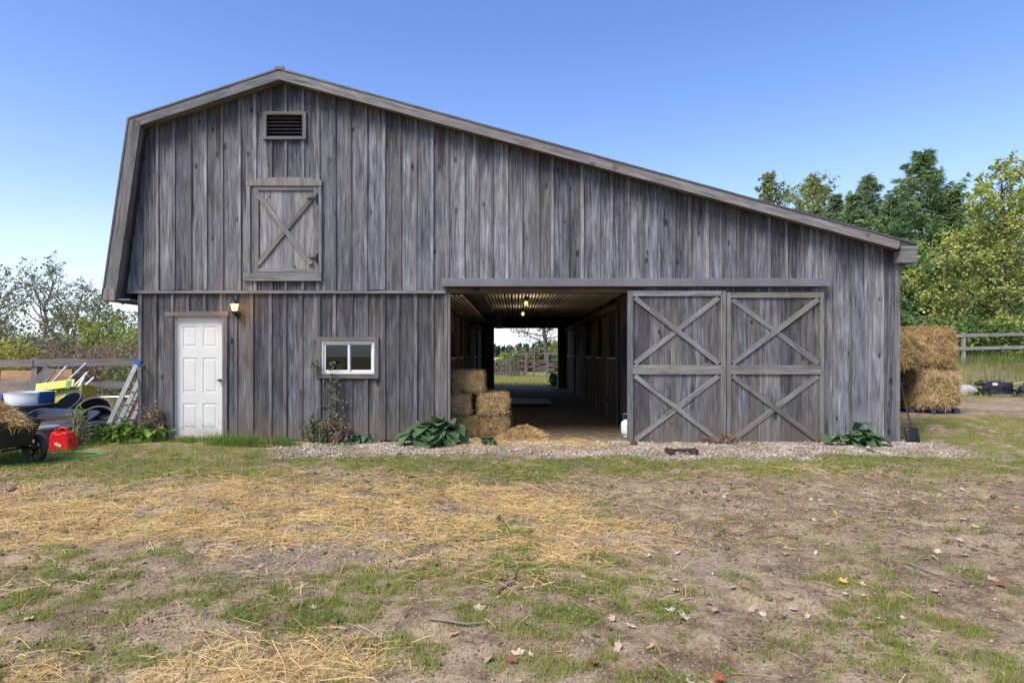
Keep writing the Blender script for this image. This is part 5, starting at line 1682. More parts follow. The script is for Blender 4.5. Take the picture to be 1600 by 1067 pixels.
# leaning metal poles
g_ = np.random.default_rng(9)
for k, (a, b, r, lab) in enumerate((((60, 622), (104, 572), .018, 'pale metal pole leaning left, nearest the old plank'), ((100, 600), (135, 567), .018, 'long pale metal pole leaning highest over the fence rail'),
                                   ((112, 608), (137, 582), .022, 'bright thick metal pole right of the yellow box, upper'), ((118, 612), (136, 583), .02, 'grey metal pole beside the bright pole right of the yellow box'),
                                   ((122, 613), (147, 590), .022, 'lowest bright metal pole right of the yellow box'))):
    p, q = V(*pz(*a, 1.2)), V(*pz(*b, 1.42))
    p = p + (p - q) * .9; p[2] = max(p[2], gz(p[0], p[1]) + .02)
    o = MB().tube([p, q], r, 8).build('metal_pole', M['alu_white'] if k != 3 else M['alu'], smooth=True); tag(o, lab, 'pole', 'poles leaning on the fence')
for (a, b, w_, lab) in (((36, 622), (76, 575), .14, 'weathered plank leaning across the fence, left of the poles'), ((52, 622), (84, 577), .08, 'narrower pale plank leaning beside the wide plank')):
    p, q = V(*pz(*a, 1.25)), V(*pz(*b, 1.45))
    p = p + (p - q) * .7; p[2] = max(p[2], gz(p[0], p[1]) + .02)
    o = MB().beam(p, q, .03, w_, up=(0, 1, 0)).build('leaning_plank', M['trim']); tag(o, lab, 'plank')
# orange plywood sheets behind
for (x0, x1, y0, y1, Y, rot, lab) in ((-5, 62, 579, 608, 1.66, .0, 'orange plywood sheet leaning behind the fence on the far left'), (66, 107, 577, 601, 1.72, .0, 'smaller orange plywood sheet behind the poles')):
    a, b = at(x0, y1, Y), at(x1, y0, Y)
    mb = MB(); mb.box(V(a[0], Y, -.0), V(b[0] - a[0], 0, 0), V(0, .10, b[2]), V(0, .018, -.002)); o = mb.build('plywood_sheet', M['osb']); tag(o, lab, 'plywood')
o = MB().tube([(x_, y_, gz(x_, y_) + .016) for x_, y_ in ((-8.2, -2.2), (-7.4, -1.95), (-6.7, -1.85), (-6.2, -1.6), (-5.95, -1.5), (-6.1, -1.35), (-6.6, -1.3), (-7.2, -1.55))], .012, 7).build('garden_hose', M['hose'], smooth=True)
tag(o, 'green garden hose lying in the grass by the cart', 'hose')

# ------------------------------------------------------------------ fences
def fence(name, label, pts, post_h, rails, mat, gap=2.4, face=-1, rail_w=.14, post_w=.11):
    t = thing(name, label, 'fence', (pts[0][0], pts[0][1], gz(*pts[0])))
    o0 = V(pts[0][0], pts[0][1], gz(*pts[0]))
    ps = []
    for a, b in zip(pts, pts[1:]):
        a, b = V(*a), V(*b); n = max(1, round(np.linalg.norm(b - a) / gap))
        for k in range(n): ps.append(a + (b - a) * k / n)
    ps.append(V(*pts[-1]))
    W3 = [V(p[0], p[1], gz(p[0], p[1])) - o0 for p in ps]
    for p in W3:
        j = random.uniform(-.03, .03)
        MB().box(p + V(-post_w / 2, -post_w / 2, -.2), V(j * .4, 0, post_h + .2 + j), V(post_w, 0, 0), V(0, post_w, 0)).build('post', mat, t)
    for zz in rails:
        for k, (a, b) in enumerate(zip(W3, W3[1:])):
            d = unit(b - a); nrm = V(d[1], -d[0], 0) * (post_w / 2 + .014)
            j0, j1 = random.uniform(-.02, .02), random.uniform(-.02, .02)
            MB().beam(a + nrm + V(0, 0, zz + j0) + d * .004, b + nrm + V(0, 0, zz + j1) - d * .004, rail_w, .026).build('rail', mat, t)
    return t


fence('rail_fence', 'weathered grey two rail board fence left of the barn', [(-12.0, 1.55), (-9.3, 1.5), (-6.6, 1.95)], 1.36, (1.27, .84), M['fence'], 2.7)
fence('rail_fence', 'pale grey two rail board fence on the bank right of the barn', [(8.0, 16.6), (13.2, 16.2), (19.5, 16.4), (26, 17.0)], 1.32, (1.22, .66), M['fence_pale'], 3.1)
# white low rail behind the left fence
o = MB().tube([pz(150, 621, 2.6), pz(215, 619, 2.6)], .02, 6)
for px in (160, 185, 210): o.tube([pz(px, 620, 2.6), (pz(px, 620, 2.6)[0], 2.6, gz(pz(px, 620, 2.6)[0], 2.6) - .05)], .018, 6)
o = o.build('low_rail', M['alu_white'], smooth=True); tag(o, 'low pale metal rail in the grass behind the left fence', 'rail')
# old paling fence seen through the passage
t = thing('paling_fence', 'old leaning grey paling fence beyond the far end of the passage', 'fence', (0, 0, 0))
g_ = np.random.default_rng(31)
pal = MB()
for k in range(34):
    u = k / 33
    x, y = -1.9 + 2.5 * u + g_.normal(0, .02), 31.5 - 3.5 * u
    z0 = gz(x, y)
    h = (.75 + .75 * u) * g_.uniform(.7, 1.1)
    q = 966 / (y + D)
    pal.box(V(x, y, z0 - .1), V(g_.normal(0, .12), g_.normal(0, .05), h + .1), V(.085, 0, 0), V(0, .03, 0))
pal.build('palings', M['old_fence'], t)
for k, (x, y) in enumerate(((.2, 28.4), (.65, 28.0), (1.1, 27.7), (1.9, 27.3), (2.8, 27.0))):
    MB().box(V(x, y, gz(x, y) - .1), V(.03, 0, 1.75 - .1 * (k % 2)), V(.10, 0, 0), V(0, .12, 0)).build('post', M['old_fence'], t)
for (z, dz) in ((1.0, .12), (.62, .05), (1.42, .1)):
    MB().beam(V(.2, 28.3, gz(.2, 28.3) + z), V(4.2, 26.9, gz(4.2, 26.9) + z + dz), .09, .035).build('rail', M['old_fence'], t)
# heap of old boards behind that fence
for k in range(9):
    x, y = .55 + g_.uniform(0, 1.2), 28.6 + g_.uniform(.1, .9)
    o = MB().beam(V(x, y, gz(x, y) + .35 + .12 * (k % 5)), V(x + g_.uniform(.7, 1.4), y + g_.normal(0, .2), gz(x, y) + .45 + .12 * (k % 5) + g_.normal(0, .1)), .14, .05).build('old_board', M['old_fence'])
    tag(o, 'old grey board in the heap behind the paling fence', 'board', 'boards heaped behind the paling fence')

# ------------------------------------------------------------------ junk on the bank edge at the right
def junk(name, label, cat, c, rz, seed, s=1.0):
    g = np.random.default_rng(seed)
    t = thing(name, label, cat, c, rz)
    mb = MB(); rbox_mesh(mb, .9 * s, .5 * s, .2 * s, -.03, corner=.1); mb.build('deck', M['black_plastic'], t, smooth=True)
    mb = MB()
    mb.lathe([(0, .16 * s), (.24 * s, .18 * s), (.26 * s, .32 * s), (.2 * s, .42 * s), (.1 * s, .46 * s), (0, .46 * s)], (-.1 * s, 0, 0), sides=12)
    mb.cbox((.22 * s, .0, .3 * s), (.26 * s, .3 * s, .22 * s)); mb.cbox((-.38 * s, -.05, .26 * s), (.2 * s, .25 * s, .14 * s))
    mb.build('engine', plain('engine_black', (.03, .032, .04), .3, .4, .4, 8, dirt=.3), t, bevel=.02)
    for (x, y) in ((-.4, -.28), (.42, -.28), (-.4, .28), (.42, .28)):
        MB().lathe([(0, -.03), (.11 * s, -.03), (.12 * s, 0), (.11 * s, .03), (0, .03)], (x * s, y * s, .11 * s), (0, 1, 0), 16).build('wheel', M['black_rubber'], t, smooth=True)
    mb = MB(); mb.tube([(-.55 * s, -.34 * s, .05), (.5 * s, -.36 * s, .06)], .018, 6); mb.tube([(.3 * s, -.1, .35 * s), (.62 * s, -.2, .42 * s), (.8 * s, -.1, .2)], .018, 6); mb.build('bar', M['alu'], t, smooth=True)


jp = at(1560, 601, 8.9); junk('broken_mower', 'broken black mower lying on the edge of the dirt track', 'mower', (jp[0], 8.9, gz(jp[0], 8.9)), .1, 3, 1.05)
jp = at(1603, 603, 8.6); junk('scrap_engine', 'black scrap engine at the right edge of the picture beside the mower', 'engine', (jp[0], 8.6, gz(jp[0], 8.6)), .7, 5, .75)


def rock(label, c, size, seed):
    g = np.random.default_rng(seed)
    mb = MB(); vs, fs = [], []
    n, m = 16, 8
    for j in range(m + 1):
        for k in range(n):
            th = PI * j / m; ph = 2 * PI * k / n
            p = V(math.sin(th) * math.cos(ph), math.sin(th) * math.sin(ph), math.cos(th))
            q = 1 + .5 * (float(fbm(p[0] * 1.5 + seed + 3 * p[2], p[1] * 1.5, seed, 3)) - .5)
            vs.append(p * q * V(*size))
    for j in range(m):
        for k in range(n): fs.append((j * n + k, (j + 1) * n + k, (j + 1) * n + (k + 1) % n, j * n + (k + 1) % n))
    mb.add(vs, fs); o = mb.build('rock', M['rock'], smooth=True); o.location = c
    return tag(o, label, 'rock')


rp = at(1508, 596, 9.2); rock('pale grey rock at the edge of the track behind the big straw bales', (rp[0], 9.2, gz(rp[0], 9.2) + .12), (.34, .25, .22), 2)
o = MB().tube([at(1524, 600, 9.1), at(1534, 598, 9.1), at(1542, 600, 9.0)], [.05, .09, .06], 10).build('black_bag', M['black_plastic'], smooth=True); tag(o, 'small black bag on the ground between rock and mower', 'bag')
# ------------------------------------------------------------------ plants and trees
def leaf_cards(P, size, g, up=.5, long=1.5, drop=0.0, quad=True):
    """pointed leaf-sized faces (folded rhombs) around points P"""
    N = len(P)
    nrm = rand_unit(N, g) + np.array([0, 0, up]); nrm /= np.linalg.norm(nrm, axis=1)[:, None]
    d = ortho(nrm, g); d[:, 2] -= drop; d /= np.linalg.norm(d, axis=1)[:, None]
    s = np.cross(nrm, d); s /= np.linalg.norm(s, axis=1)[:, None]
    sz = size * g.uniform(.6, 1.35, N)
    a = P - d * (sz * .5 * long)[:, None]; b = P + d * (sz * .5 * long)[:, None]
    m1 = P + s * (sz * .5)[:, None] - d * (sz * .1)[:, None]; m2 = P - s * (sz * .5)[:, None] - d * (sz * .1)[:, None]
    v = np.stack([a, m1, b, m2], 1).reshape(-1, 3)
    f = np.arange(N * 4).reshape(N, 4)
    return v, f


def deciduous(name, label, cat, base, height, spread, seed, leaf, bark='bark', n_leaf=20000, lsize=.12, crown_from=.25, trunk_r=None, top=.75, limbs=26, group=None,
              rise=.75, sparse=0.0, shape=1.0, stems=1, up=.5):
    g = np.random.default_rng(seed)
    base = np.asarray(base, float)
    t = thing(name, label, cat, tuple(base), 0, group)
    tr = MB(); ends = []
    trunk_r = trunk_r or height * .017
    for st in range(stems):
        lean = V(g.normal(0, .06), g.normal(0, .06), 1) if stems == 1 else V(g.normal(0, .32), g.normal(0, .25), 1)
        hh = height * (1 if st == 0 else g.uniform(.65, .95))
        n = 9
        tp = [V(0, 0, -.1) + (V(g.normal(0, .12), g.normal(0, .12), 0) if stems > 1 else 0)]
        for k in range(1, n + 1):
            tp.append(tp[0] + lean * (hh * .96 * k / n) + V(g.normal(0, .012), g.normal(0, .012), 0) * hh * (k / n))
        rad = [trunk_r * (1.15 if k == 0 else 1) * (1 - k / n) ** .8 + .012 for k in range(n + 1)]
        tr.tube(tp, rad, 9)
        nl = limbs // stems
        for k in range(nl):
            u = crown_from + (1 - crown_from) * ((k + g.random()) / nl) ** .9
            j = min(n - 1, int(u * n)); fr = u * n - j
            p0 = tp[j] * (1 - fr) + tp[j + 1] * fr
            uu = (u - crown_from) / (1 - crown_from)
            prof = (math.sin(PI * min(1, (uu * .82 + .18) ** shape))) ** .7
            Lm = spread * prof * g.uniform(.65, 1.15) + .15 * spread
            az = k * 2.4 + g.normal(0, .5)
            d = unit(V(math.cos(az), math.sin(az), rise * g.uniform(.5, 1.3) * (.4 + uu)))
            pts = [p0]; m = 5
            for q in range(m):
                d = unit(d + V(g.normal(0, .18), g.normal(0, .18), g.normal(.05, .12)))
                pts.append(pts[-1] + d * Lm / m)
            r0 = max(.012, min(rad[j] * .55, Lm * .025))
            tr.tube(pts, [r0 * (1 - .85 * i / m) for i in range(m + 1)], 5, cap=False)
            for q in range(1, m + 1):
                for s in range(2 if q < m else 3):
                    dd = unit(pts[q] - pts[q - 1] + g.normal(0, .75, 3) + V(0, 0, .1))
                    L2 = Lm * g.uniform(.2, .45) * (1.15 - .12 * q)
                    e = pts[q] + dd * L2; mid = pts[q] + dd * L2 * .5 + g.normal(0, .04, 3) * L2
                    tr.tube([pts[q], mid, e], [r0 * .3, r0 * .2, .004], 4, cap=False)
                    ends += [(mid, L2 * .4), (e, L2 * .45)]
                    if g.random() < .7:
                        e2 = mid + unit(dd + g.normal(0, .8, 3)) * L2 * .6
                        tr.tube([mid, e2], [r0 * .18, .003], 3, cap=False); ends.append((e2, L2 * .35))
    tr.build('trunk', M[bark], t, smooth=True)
    if n_leaf:
        C = np.array([e[0] for e in ends]); R = np.array([e[1] for e in ends])
        keep = g.random(len(C)) > sparse
        C, R = C[keep], R[keep]
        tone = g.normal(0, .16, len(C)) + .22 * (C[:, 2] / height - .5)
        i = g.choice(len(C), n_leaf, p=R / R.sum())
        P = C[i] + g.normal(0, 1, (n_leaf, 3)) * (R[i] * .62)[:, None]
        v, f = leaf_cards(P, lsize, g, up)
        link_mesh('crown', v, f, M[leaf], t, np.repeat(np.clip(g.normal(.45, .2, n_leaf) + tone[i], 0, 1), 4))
    return t


def conifer(name, label, base, height, spread, seed, leaf, group=None, n_card=26000, top_bare=.0, csize=.34, width=.10, up=.15):
    g = np.random.default_rng(seed)
    t = thing(name, label, 'tree', tuple(base), 0, group)
    tr = MB()
    tr.tube([V(0, 0, -.2), V(g.normal(0, .05), 0, height * .5), V(0, g.normal(0, .05), height * .99)], [height * .016, height * .010, .015], 8)
    B, Dv, Sd = [], [], []
    z = height * .06; tone = []
    while z < height * .985:
        u = z / height
        R = spread * (1 - u) ** 1.05 * g.uniform(.82, 1.12) + .12
        nb = g.integers(6, 9)
        a0 = g.random() * 6.28
        for k in range(nb):
            az = a0 + 2 * PI * k / nb + g.normal(0, .18)
            L = R * g.uniform(.5, 1.15)
            pitch = -.25 + .6 * u + 1.5 * u ** 5 + g.normal(0, .14)
            d0 = V(math.cos(az), math.sin(az), pitch)
            p0 = V(0, 0, z + g.normal(0, .1))
            pts = [p0 + d0 * L * q + V(0, 0, up * L * q * q) for q in (0, .33, .66, 1)]
            tr.tube(pts, [.02 + L * .008, .015, .01, .004], 4, cap=False)
            tn = g.normal(0, .14)
            m = max(3, int(L / .22))
            for q in range(m):
                s = .12 + .9 * (q + g.random()) / m
                c = p0 + d0 * L * s + V(0, 0, up * L * s * s)
                fan = L * .36 * (1.05 - s) + .13
                for sg in (-1, 1, 0):
                    a2 = az + sg * g.uniform(.6, 1.0) + g.normal(0, .12)
                    e = V(math.cos(a2), math.sin(a2), g.normal(-.12, .16)) * (fan if sg else fan * .7)
                    B.append((c, e, tn))
        z += height * .021 * g.uniform(.75, 1.25) + .10
    C = np.array([b[0] for b in B]); E = np.array([b[1] for b in B]); T = np.array([b[2] for b in B])
    i = g.integers(0, len(C), n_card)
    s = g.random(n_card)
    P = C[i] + E[i] * s[:, None] + g.normal(0, .05, (n_card, 3))
    d = E[i] / np.linalg.norm(E[i], axis=1)[:, None] + g.normal(0, .36, (n_card, 3)); d /= np.linalg.norm(d, axis=1)[:, None]
    v, f, nk = blades(P, d, ortho(d, g), csize * g.uniform(.6, 1.2, n_card), width * g.uniform(.6, 1.2, n_card), .15, .35, 1)
    tr.build('trunk', M['bark'], t, smooth=True)
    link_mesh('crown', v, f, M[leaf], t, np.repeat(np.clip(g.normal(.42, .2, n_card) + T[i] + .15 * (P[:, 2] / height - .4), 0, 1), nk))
    return t


def bush(name, label, base, rx, ry, h, seed, leaf, n_leaf, lsize, group=None, twigs=26, cat='bush', up=.4, bark='twig'):
    """many stems from the ground with leaves in clumps along them"""
    g = np.random.default_rng(seed)
    t = thing(name, label, cat, tuple(base), 0, group)
    tr = MB(); C, R = [], []
    for k in range(twigs):
        az = g.random() * 6.28; rr = math.sqrt(g.random())
        e = V(rx * rr * math.cos(az), ry * rr * math.sin(az), h * g.uniform(.55, 1.05) * (1 - .35 * rr * rr))
        b = V(e[0] * .35, e[1] * .35, -.05)
        m = b * .5 + e * .5 + V(e[0], e[1], 0) * .12 + g.normal(0, .06, 3) * h
        tr.tube([b, m, e], [.018 + h * .004, .012, .004], 4, cap=False)
        for q in (.3, .55, .75, .9, 1):
            p = (1 - q) ** 2 * b + 2 * q * (1 - q) * m + q * q * e
            for s in range(2):
                dd = unit(g.normal(0, 1, 3) + V(0, 0, .6)) * h * g.uniform(.08, .2)
                tr.tube([p, p + dd], [.007, .003], 3, cap=False)
                C.append(p + dd); R.append(h * g.uniform(.05, .11))
    tr.build('stem', M[bark], t, smooth=True)
    if n_leaf:
        C = np.array(C); R = np.array(R); tone = g.normal(0, .17, len(C))
        i = g.integers(0, len(C), n_leaf)
        P = C[i] + g.normal(0, 1, (n_leaf, 3)) * R[i][:, None]
        P[:, 2] = np.maximum(P[:, 2], .03)
        v, f = leaf_cards(P, lsize, g, up)
        link_mesh('foliage', v, f, M[leaf], t, np.repeat(np.clip(g.normal(.45, .2, n_leaf) + tone[i], 0, 1), 4))
    return t


def on(px, Y):
    x = (px - 805) / F * (Y + D)
    return (x, Y, gz(x, Y))


def hgt(py, px, Y):                       # height of a thing whose top shows at pixel row py
    return at(px, py, Y)[2] - on(px, Y)[2]


# right of the barn
conifer('spruce_tree', 'tall dark green spruce rising highest behind the barn roof end', on(1440, 34), hgt(240, 1440, 34), 8.6, 1, 'spruce', n_card=80000, csize=.36, width=.085)
conifer('spruce_tree', 'narrow dark spruce just left of the tallest spruce', on(1357, 40), hgt(278, 1357, 40), 6.4, 2, 'spruce_b', n_card=45000, csize=.36, width=.095)
conifer('spruce_tree', 'lower blue green spruce behind the roof slope, left of the dark spruces', on(1305, 42), hgt(306, 1310, 42), 6, 3, 'spruce_b', n_card=38000, csize=.36, width=.095)
conifer('spruce_tree', 'slim mid green spruce between the blue green spruce and the narrow dark one', on(1334, 38), hgt(300, 1334, 38), 4.6, 13, 'spruce', n_card=26000, csize=.36, width=.09)
conifer('spruce_tree', 'mid height spruce close against the left side of the tallest spruce', on(1392, 36), hgt(312, 1392, 36), 5.4, 15, 'spruce', n_card=40000, csize=.36, width=.09)
conifer('spruce_tree', 'broad dark spruce filling the gap between tallest spruce and yellowing tree', on(1482, 33), hgt(300, 1482, 33), 5.8, 4, 'spruce', n_card=36000, csize=.4, width=.13)
conifer('spruce_tree', 'dark spruce behind the yellowing tree at the right edge', on(1570, 42), hgt(330, 1570, 42), 6, 14, 'spruce', n_card=30000, csize=.42, width=.14)
deciduous('poplar_tree', 'leftmost autumn tinged poplar showing above the barn roof', 'tree', on(1203, 46), hgt(274, 1203, 46), 2.6, 5, 'poplar', n_leaf=5200, lsize=.17, crown_from=.4, limbs=34, rise=1.6)
deciduous('poplar_tree', 'taller autumn tinged poplar above the barn roof, near the spruces', 'tree', on(1266, 45), hgt(267, 1266, 45), 3.2, 6, 'poplar', n_leaf=7000, lsize=.17, crown_from=.4, limbs=36, rise=1.5)
deciduous('poplar_tree', 'short olive poplar between the tall poplar and the blue green spruce', 'tree', on(1296, 47), hgt(318, 1296, 47), 2.2, 16, 'larch', n_leaf=7000, lsize=.2, crown_from=.35, limbs=30, rise=1.4)
deciduous('maple_tree', 'large yellowing maple leaning in at the right edge', 'tree', on(1572, 22), hgt(246, 1565, 22), 3.1, 7, 'maple', n_leaf=11500, lsize=.115, crown_from=.16, limbs=44, rise=.75, sparse=.42, shape=.6, up=.9)
deciduous('maple_tree', 'green and yellow maple beyond the frame edge behind the yellowing maple', 'tree', on(1660, 25), hgt(280, 1660, 25), 3.8, 17, 'maple', n_leaf=9000, lsize=.125, crown_from=.16, limbs=38, rise=.6)
deciduous('maple_tree', 'low spreading yellow green tree in front of the dark spruce', 'tree', on(1512, 24), hgt(365, 1512, 24), 2.7, 8, 'maple', n_leaf=5600, lsize=.115, crown_from=.35, limbs=24, rise=.3, sparse=.45, up=1.0)
bush('hedge_bush', 'leafy green bush behind the right fence under the maple', on(1530, 20.5), 2.4, 1.2, 1.9, 9, 'maple_b', 9000, .12, twigs=40)
bush('hedge_bush', 'yellow green bush behind the fence at the right edge', on(1600, 21), 2.3, 1.2, 2.2, 10, 'maple', 9000, .12, twigs=40)
bush('hedge_bush', 'dark green bush behind the big straw bales', on(1462, 20.5), 1.9, 1.2, 1.8, 11, 'maple_b', 6500, .12, twigs=34)
# left of the barn
deciduous('bare_tree', 'tall half bare tree with fine leafless upper branches left of the barn', 'tree', on(62, 20), hgt(408, 62, 20), 1.9, 21, 'olive', 'bark_grey', n_leaf=1100, lsize=.09, crown_from=.25, limbs=34, rise=1.1, sparse=.45)
deciduous('thin_tree', 'thin leaved grey green tree at the left edge of the picture', 'tree', on(10, 17), hgt(412, 10, 17), 1.7, 22, 'olive', 'bark_grey', n_leaf=2200, lsize=.085, crown_from=.2, limbs=30, rise=.8, sparse=.35)
deciduous('scrub_tree', 'rounded olive scrub tree with twisted limbs, tallest next to the barn', 'tree', on(105, 19), hgt(440, 105, 19), 1.9, 23, 'olive', 'bark_grey', n_leaf=3000, lsize=.08, crown_from=.2, limbs=30, rise=.6, stems=3, sparse=.3)
deciduous('scrub_tree', 'light green leafy scrub tree close to the barn eave', 'tree', on(188, 16), hgt(474, 188, 16), 1.5, 24, 'ltgreen', 'bark_grey', n_leaf=5500, lsize=.085, crown_from=.12, limbs=28, rise=.7, stems=3)
deciduous('scrub_tree', 'olive scrub tree between the rounded tree and the light green tree', 'tree', on(150, 21), hgt(462, 150, 21), 1.7, 25, 'olive', 'bark_grey', n_leaf=2600, lsize=.085, crown_from=.15, limbs=28, rise=.7, stems=2)
bush('brush_bush', 'rusty brown brush in the middle behind the left fence', on(118, 12), 1.6, 1.0, 1.85, 26, 'rustleaf', 4500, .06, twigs=60)
bush('brush_bush', 'reddish brush below the scrub trees near the barn', on(172, 11), 1.2, .9, 1.75, 27, 'rustleaf', 3600, .06, twigs=50)
bush('brush_bush', 'greyish twiggy brush behind the left fence, between yellow bush and rusty brush', on(72, 10.5), 1.2, .8, 1.55, 28, 'rustleaf', 1600, .055, twigs=70)
bush('yellow_bush', 'yellow green bush behind the fence at the left edge', on(14, 10), 1.2, .8, 1.75, 29, 'yellowleaf', 3600, .07, twigs=40)
bush('green_bush', 'dark green low bush behind the fence beside the barn', on(205, 8.5), .9, .7, 1.2, 30, 'olive', 2600, .065, twigs=36)
bush('green_bush', 'green bush under the light green scrub tree at the barn edge', on(216, 13), 1.3, .9, 2.2, 35, 'ltgreen', 3600, .07, twigs=36)
# far thickets closing the gaps on the left
for k, (px, Y, hh, lf) in enumerate(((-30, 26, 4.0, 'olive'), (40, 30, 3.4, 'olive'), (120, 31, 3.0, 'rustleaf'), (200, 29, 3.6, 'olive'))):
    bush('thicket', ('olive thicket behind the trees at the far left edge', 'olive thicket behind the half bare tree', 'rusty thicket behind the rounded scrub tree', 'olive thicket behind the light green scrub tree')[k],
         on(px, Y), 3.0, 1.5, hh * .8, 60 + k, lf, 3600, .12, twigs=50)
# through the passage
deciduous('passage_tree', 'half bare tree with a dark trunk seen through the passage', 'tree', on(856, 36), 7.2, 2.6, 41, 'olive', 'bark', n_leaf=1500, lsize=.13, crown_from=.28, limbs=30, rise=.5, sparse=.3, trunk_r=.19)
bush('green_bush', 'round mid green bush in the field seen through the passage', on(803, 60), 2.0, 1.6, 1.0 + hgt(567, 803, 60), 42, 'ltgreen', 5000, .3, twigs=30)
bush('green_bush', 'blue green bush at the left of the passage view', on(778, 48), 1.5, 1.2, .2 + hgt(568, 778, 48), 43, 'maple_b', 4500, .2, twigs=26)
bush('green_bush', 'olive bush under the passage tree', on(836, 42), 2.0, 1.4, hgt(545, 836, 42), 44, 'olive', 5000, .15, twigs=34)
bush('yellow_bush', 'yellow leaved bush at the right of the passage view', on(870, 45), 1.3, 1.2, hgt(540, 868, 45), 45, 'yellowleaf', 4000, .17, twigs=30)
bush('green_bush', 'low weed bush at the right jamb of the far opening', on(866, 17.2), .25, .2, .55, 46, 'maple_b', 700, .06, twigs=14)
# the pine wood on the skyline: one far mass
def treeline():
    g = np.random.default_rng(88)
    n = 900
    x = g.uniform(-420, 420, n); y = g.uniform(640, 760, n)
    hh = g.uniform(8.5, 13.5, n) + 3 * fbm(x * .02, y * .02, 3, 3)
    per = 46
    u = g.random((n, per)) ** .8
    a = g.random((n, per)) * 6.28
    r = (1 - u) ** .7 * 2.6 * g.uniform(.5, 1.1, (n, per))
    P = np.stack([x[:, None] + r * np.cos(a), y[:, None] + r * np.sin(a), (ground_h(x, y)[:, None]) + hh[:, None] * (.08 + .92 * u)], -1).reshape(-1, 3)
    v, f = leaf_cards(P, 2.0, g, .2, 1.3)
    o = link_mesh('far_wood', v, f, M['treeline'], None, np.repeat(np.clip(np.repeat(g.normal(.4, .2, n), per) + g.normal(0, .15, n * per), 0, 1), 4))
    tag(o, 'dark pine wood along the skyline beyond the fields', 'wood', kind='stuff')


treeline()


# ------------------------------------------------------------------ plants along the barn wall
def big_leaf(mb, base, tip, width, g, r):
    """one broad lobed leaf blade, cupped, from base to tip"""
    base, tip = np.asarray(base, float), np.asarray(tip, float)
    L = np.linalg.norm(tip - base); d = unit(tip - base)
    s = np.cross(d, (0, 0, 1)); s = unit(s) if np.linalg.norm(s) > .05 else V(1, 0, 0)
    nrm = np.cross(s, d)
    rows, m = [], 9
    for k in range(m):
        u = k / (m - 1)
        w = width * .5 * (math.sin(PI * min(1, u * .80 + .16)) ** .5) * (1 + .10 * math.sin(u * 19 + g.random() * 2)) * (1 if u < .97 else .35)
        c = base + d * L * u + nrm * (L * .18 * math.sin(PI * u)) - V(0, 0, L * .28 * u * u)
        rows.append([c - s * w + nrm * w * .3 + g.normal(0, .006, 3), c - s * w * .5 + nrm * w * .02, c - nrm * w * .08, c + s * w * .5 + nrm * w * .02, c + s * w + nrm * w * .3 + g.normal(0, .006, 3)])
    vs = [p for q in rows for p in q]
    fs = [(k * 5 + j, k * 5 + j + 1, (k + 1) * 5 + j + 1, (k + 1) * 5 + j) for k in range(m - 1) for j in range(4)]
    mb.add(vs, fs, None, r)


def burdock(label, c, n, rx, ry, h, seed, lw=.30, ll=.28, mat='bigleaf', name='leafy_plant'):
    g = np.random.default_rng(seed)
    t = thing(name, label, 'plant', c)
    lv, st = MB(), MB()
    for k in range(n):
        a = -PI * g.uniform(.0, 1.0); rr = math.sqrt(g.uniform(.05, 1))
        q = V(rx * rr * math.cos(a), ry * rr * math.sin(a), max(.05, h * (1 - rr * .75) * g.uniform(.55, 1.1)))
        L = ll * g.uniform(.6, 1.15)
        out = unit(V(q[0] * 1.3, q[1] - .12, g.normal(.05, .25)))
        st.tube([V(q[0] * .15, q[1] * .15, 0), V(q[0] * .6, q[1] * .6, q[2] * .75), q], [.012, .009, .006], 5, cap=False)
        big_leaf(lv, q - out * L * .12, q + out * L, L * lw / ll * g.uniform(.8, 1.1) , g, float(np.clip(g.normal(.45, .25), 0, 1)))
    lv.build('leaf', M[mat], t, smooth=True); st.build('stem', M['lushm'], t, smooth=True)
    return t


def wallfoot(px, y): return ((px - 805) / F * (D + y), y, gz((px - 805) / F * (D + y), y))


burdock('large burdock plant with broad dark leaves left of the passage opening', wallfoot(680, -.28), 40, .44, .38, .50, 1)
burdock('broad leaved burdock plant at the right end of the sliding doors', wallfoot(1332, -.3), 26, .36, .3, .30, 2, .25, .25)
burdock('small leafy weed on the straw in front of the passage bales', wallfoot(762, -.45), 9, .14, .12, .13, 3, .1, .13)
burdock('green weed at the foot of the wall right of the window vine', wallfoot(568, -.16), 22, .16, .14, .22, 4, .08, .12)
burdock('bright broad leaved weed at the left barn corner', wallfoot(243, -.25), 14, .24, .2, .36, 5, .15, .22, 'lushm')
burdock('broad leaved weed between ladder foot and barn corner', wallfoot(205, -.35), 16, .24, .2, .38, 6, .14, .2, 'lushm')


def weed(label, c, h, spread, n, seed, leaf, nl, lsize, name='weed'):
    return bush(name, label, c, spread, spread * .6, h, seed, leaf, nl, lsize, twigs=n, cat='weed')


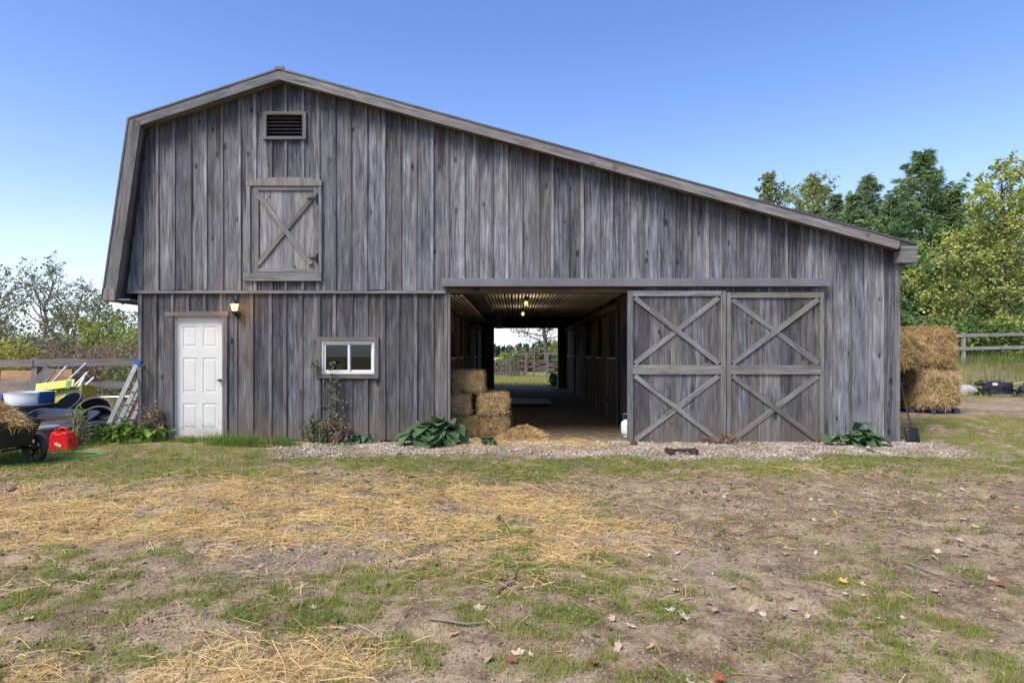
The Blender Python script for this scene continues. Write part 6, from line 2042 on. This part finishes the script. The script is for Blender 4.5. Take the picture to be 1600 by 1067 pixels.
weed('dry brownish weeds tangled under the window, left of the vine', wallfoot(498, -.2), .42, .3, 22, 51, 'vineleaf', 700, .032)
weed('brown dead weeds at the foot of the vine under the window', wallfoot(525, -.22), .38, .26, 24, 52, 'rustleaf', 700, .03)
weed('tall brown seeded weed at the left barn corner', wallfoot(240, -.12), .62, .16, 10, 53, 'rustleaf', 500, .03)
weed('feathery green goldenrod in front of the black tubs', wallfoot(122, -.75), .55, .14, 7, 54, 'ltgreen', 330, .03)
weed('tangled green weeds at the foot of the ladders', wallfoot(190, -.4), .30, .4, 30, 55, 'lushm', 1700, .04)
weed('low red brown weeds along the bottom of the sliding doors', wallfoot(1128, -.28), .16, .35, 26, 56, 'rustleaf', 700, .025)
# vine climbing below the window
def vine():
    g = np.random.default_rng(61)
    t = thing('vine', 'thin dusty vine climbing the wall to the window sill', 'vine', (0, 0, 0))
    st = MB(); C = []
    for k in range(3):
        pts = []
        for q in np.linspace(0, 1, 12):
            z = -.02 + q * (1.32 - .28 * k)
            pts.append(V(fx(522 + 6 * k) + .05 * math.sin(q * 6 + k) - .04 * q * (k - 1), -.08 - .03 * abs(math.sin(q * 9 + k)), z))
        st.tube(pts, [.010 - .006 * i / 11 for i in range(12)], 5)
        for p in pts[3:]:
            for _ in range(5 if p[2] > .9 or k else 3): C.append(p + V(g.normal(0, .05), -abs(g.normal(0, .03)), g.normal(0, .05)))
    st.tube([V(fx(524), -.09, .98), V(fx(508), -.1, 1.2), V(fx(497), -.1, 1.34)], [.006, .005, .003], 4)
    for _ in range(16): C.append(V(fx(497) + g.normal(0, .035), -.12, 1.30 + g.normal(0, .05)))
    for _ in range(26): C.append(V(fx(523) + g.normal(0, .06), -.13, 1.12 + g.normal(0, .08)))
    st.build('stem', M['twig'], t, smooth=True)
    C = np.array(C); C = np.repeat(C, 2, 0)[g.random(len(C) * 2) < .6]; C = C + g.normal(0, .02, (len(C), 3)) * np.array([1, .5, 1])
    C[:, 1] = np.minimum(C[:, 1], -.075)
    v, f = leaf_cards(C, .045, g, .2)
    link_mesh('foliage', v, f, M['vineleaf'], t, np.repeat(np.clip(g.normal(.5, .25, len(C)), 0, 1), 4))


vine()
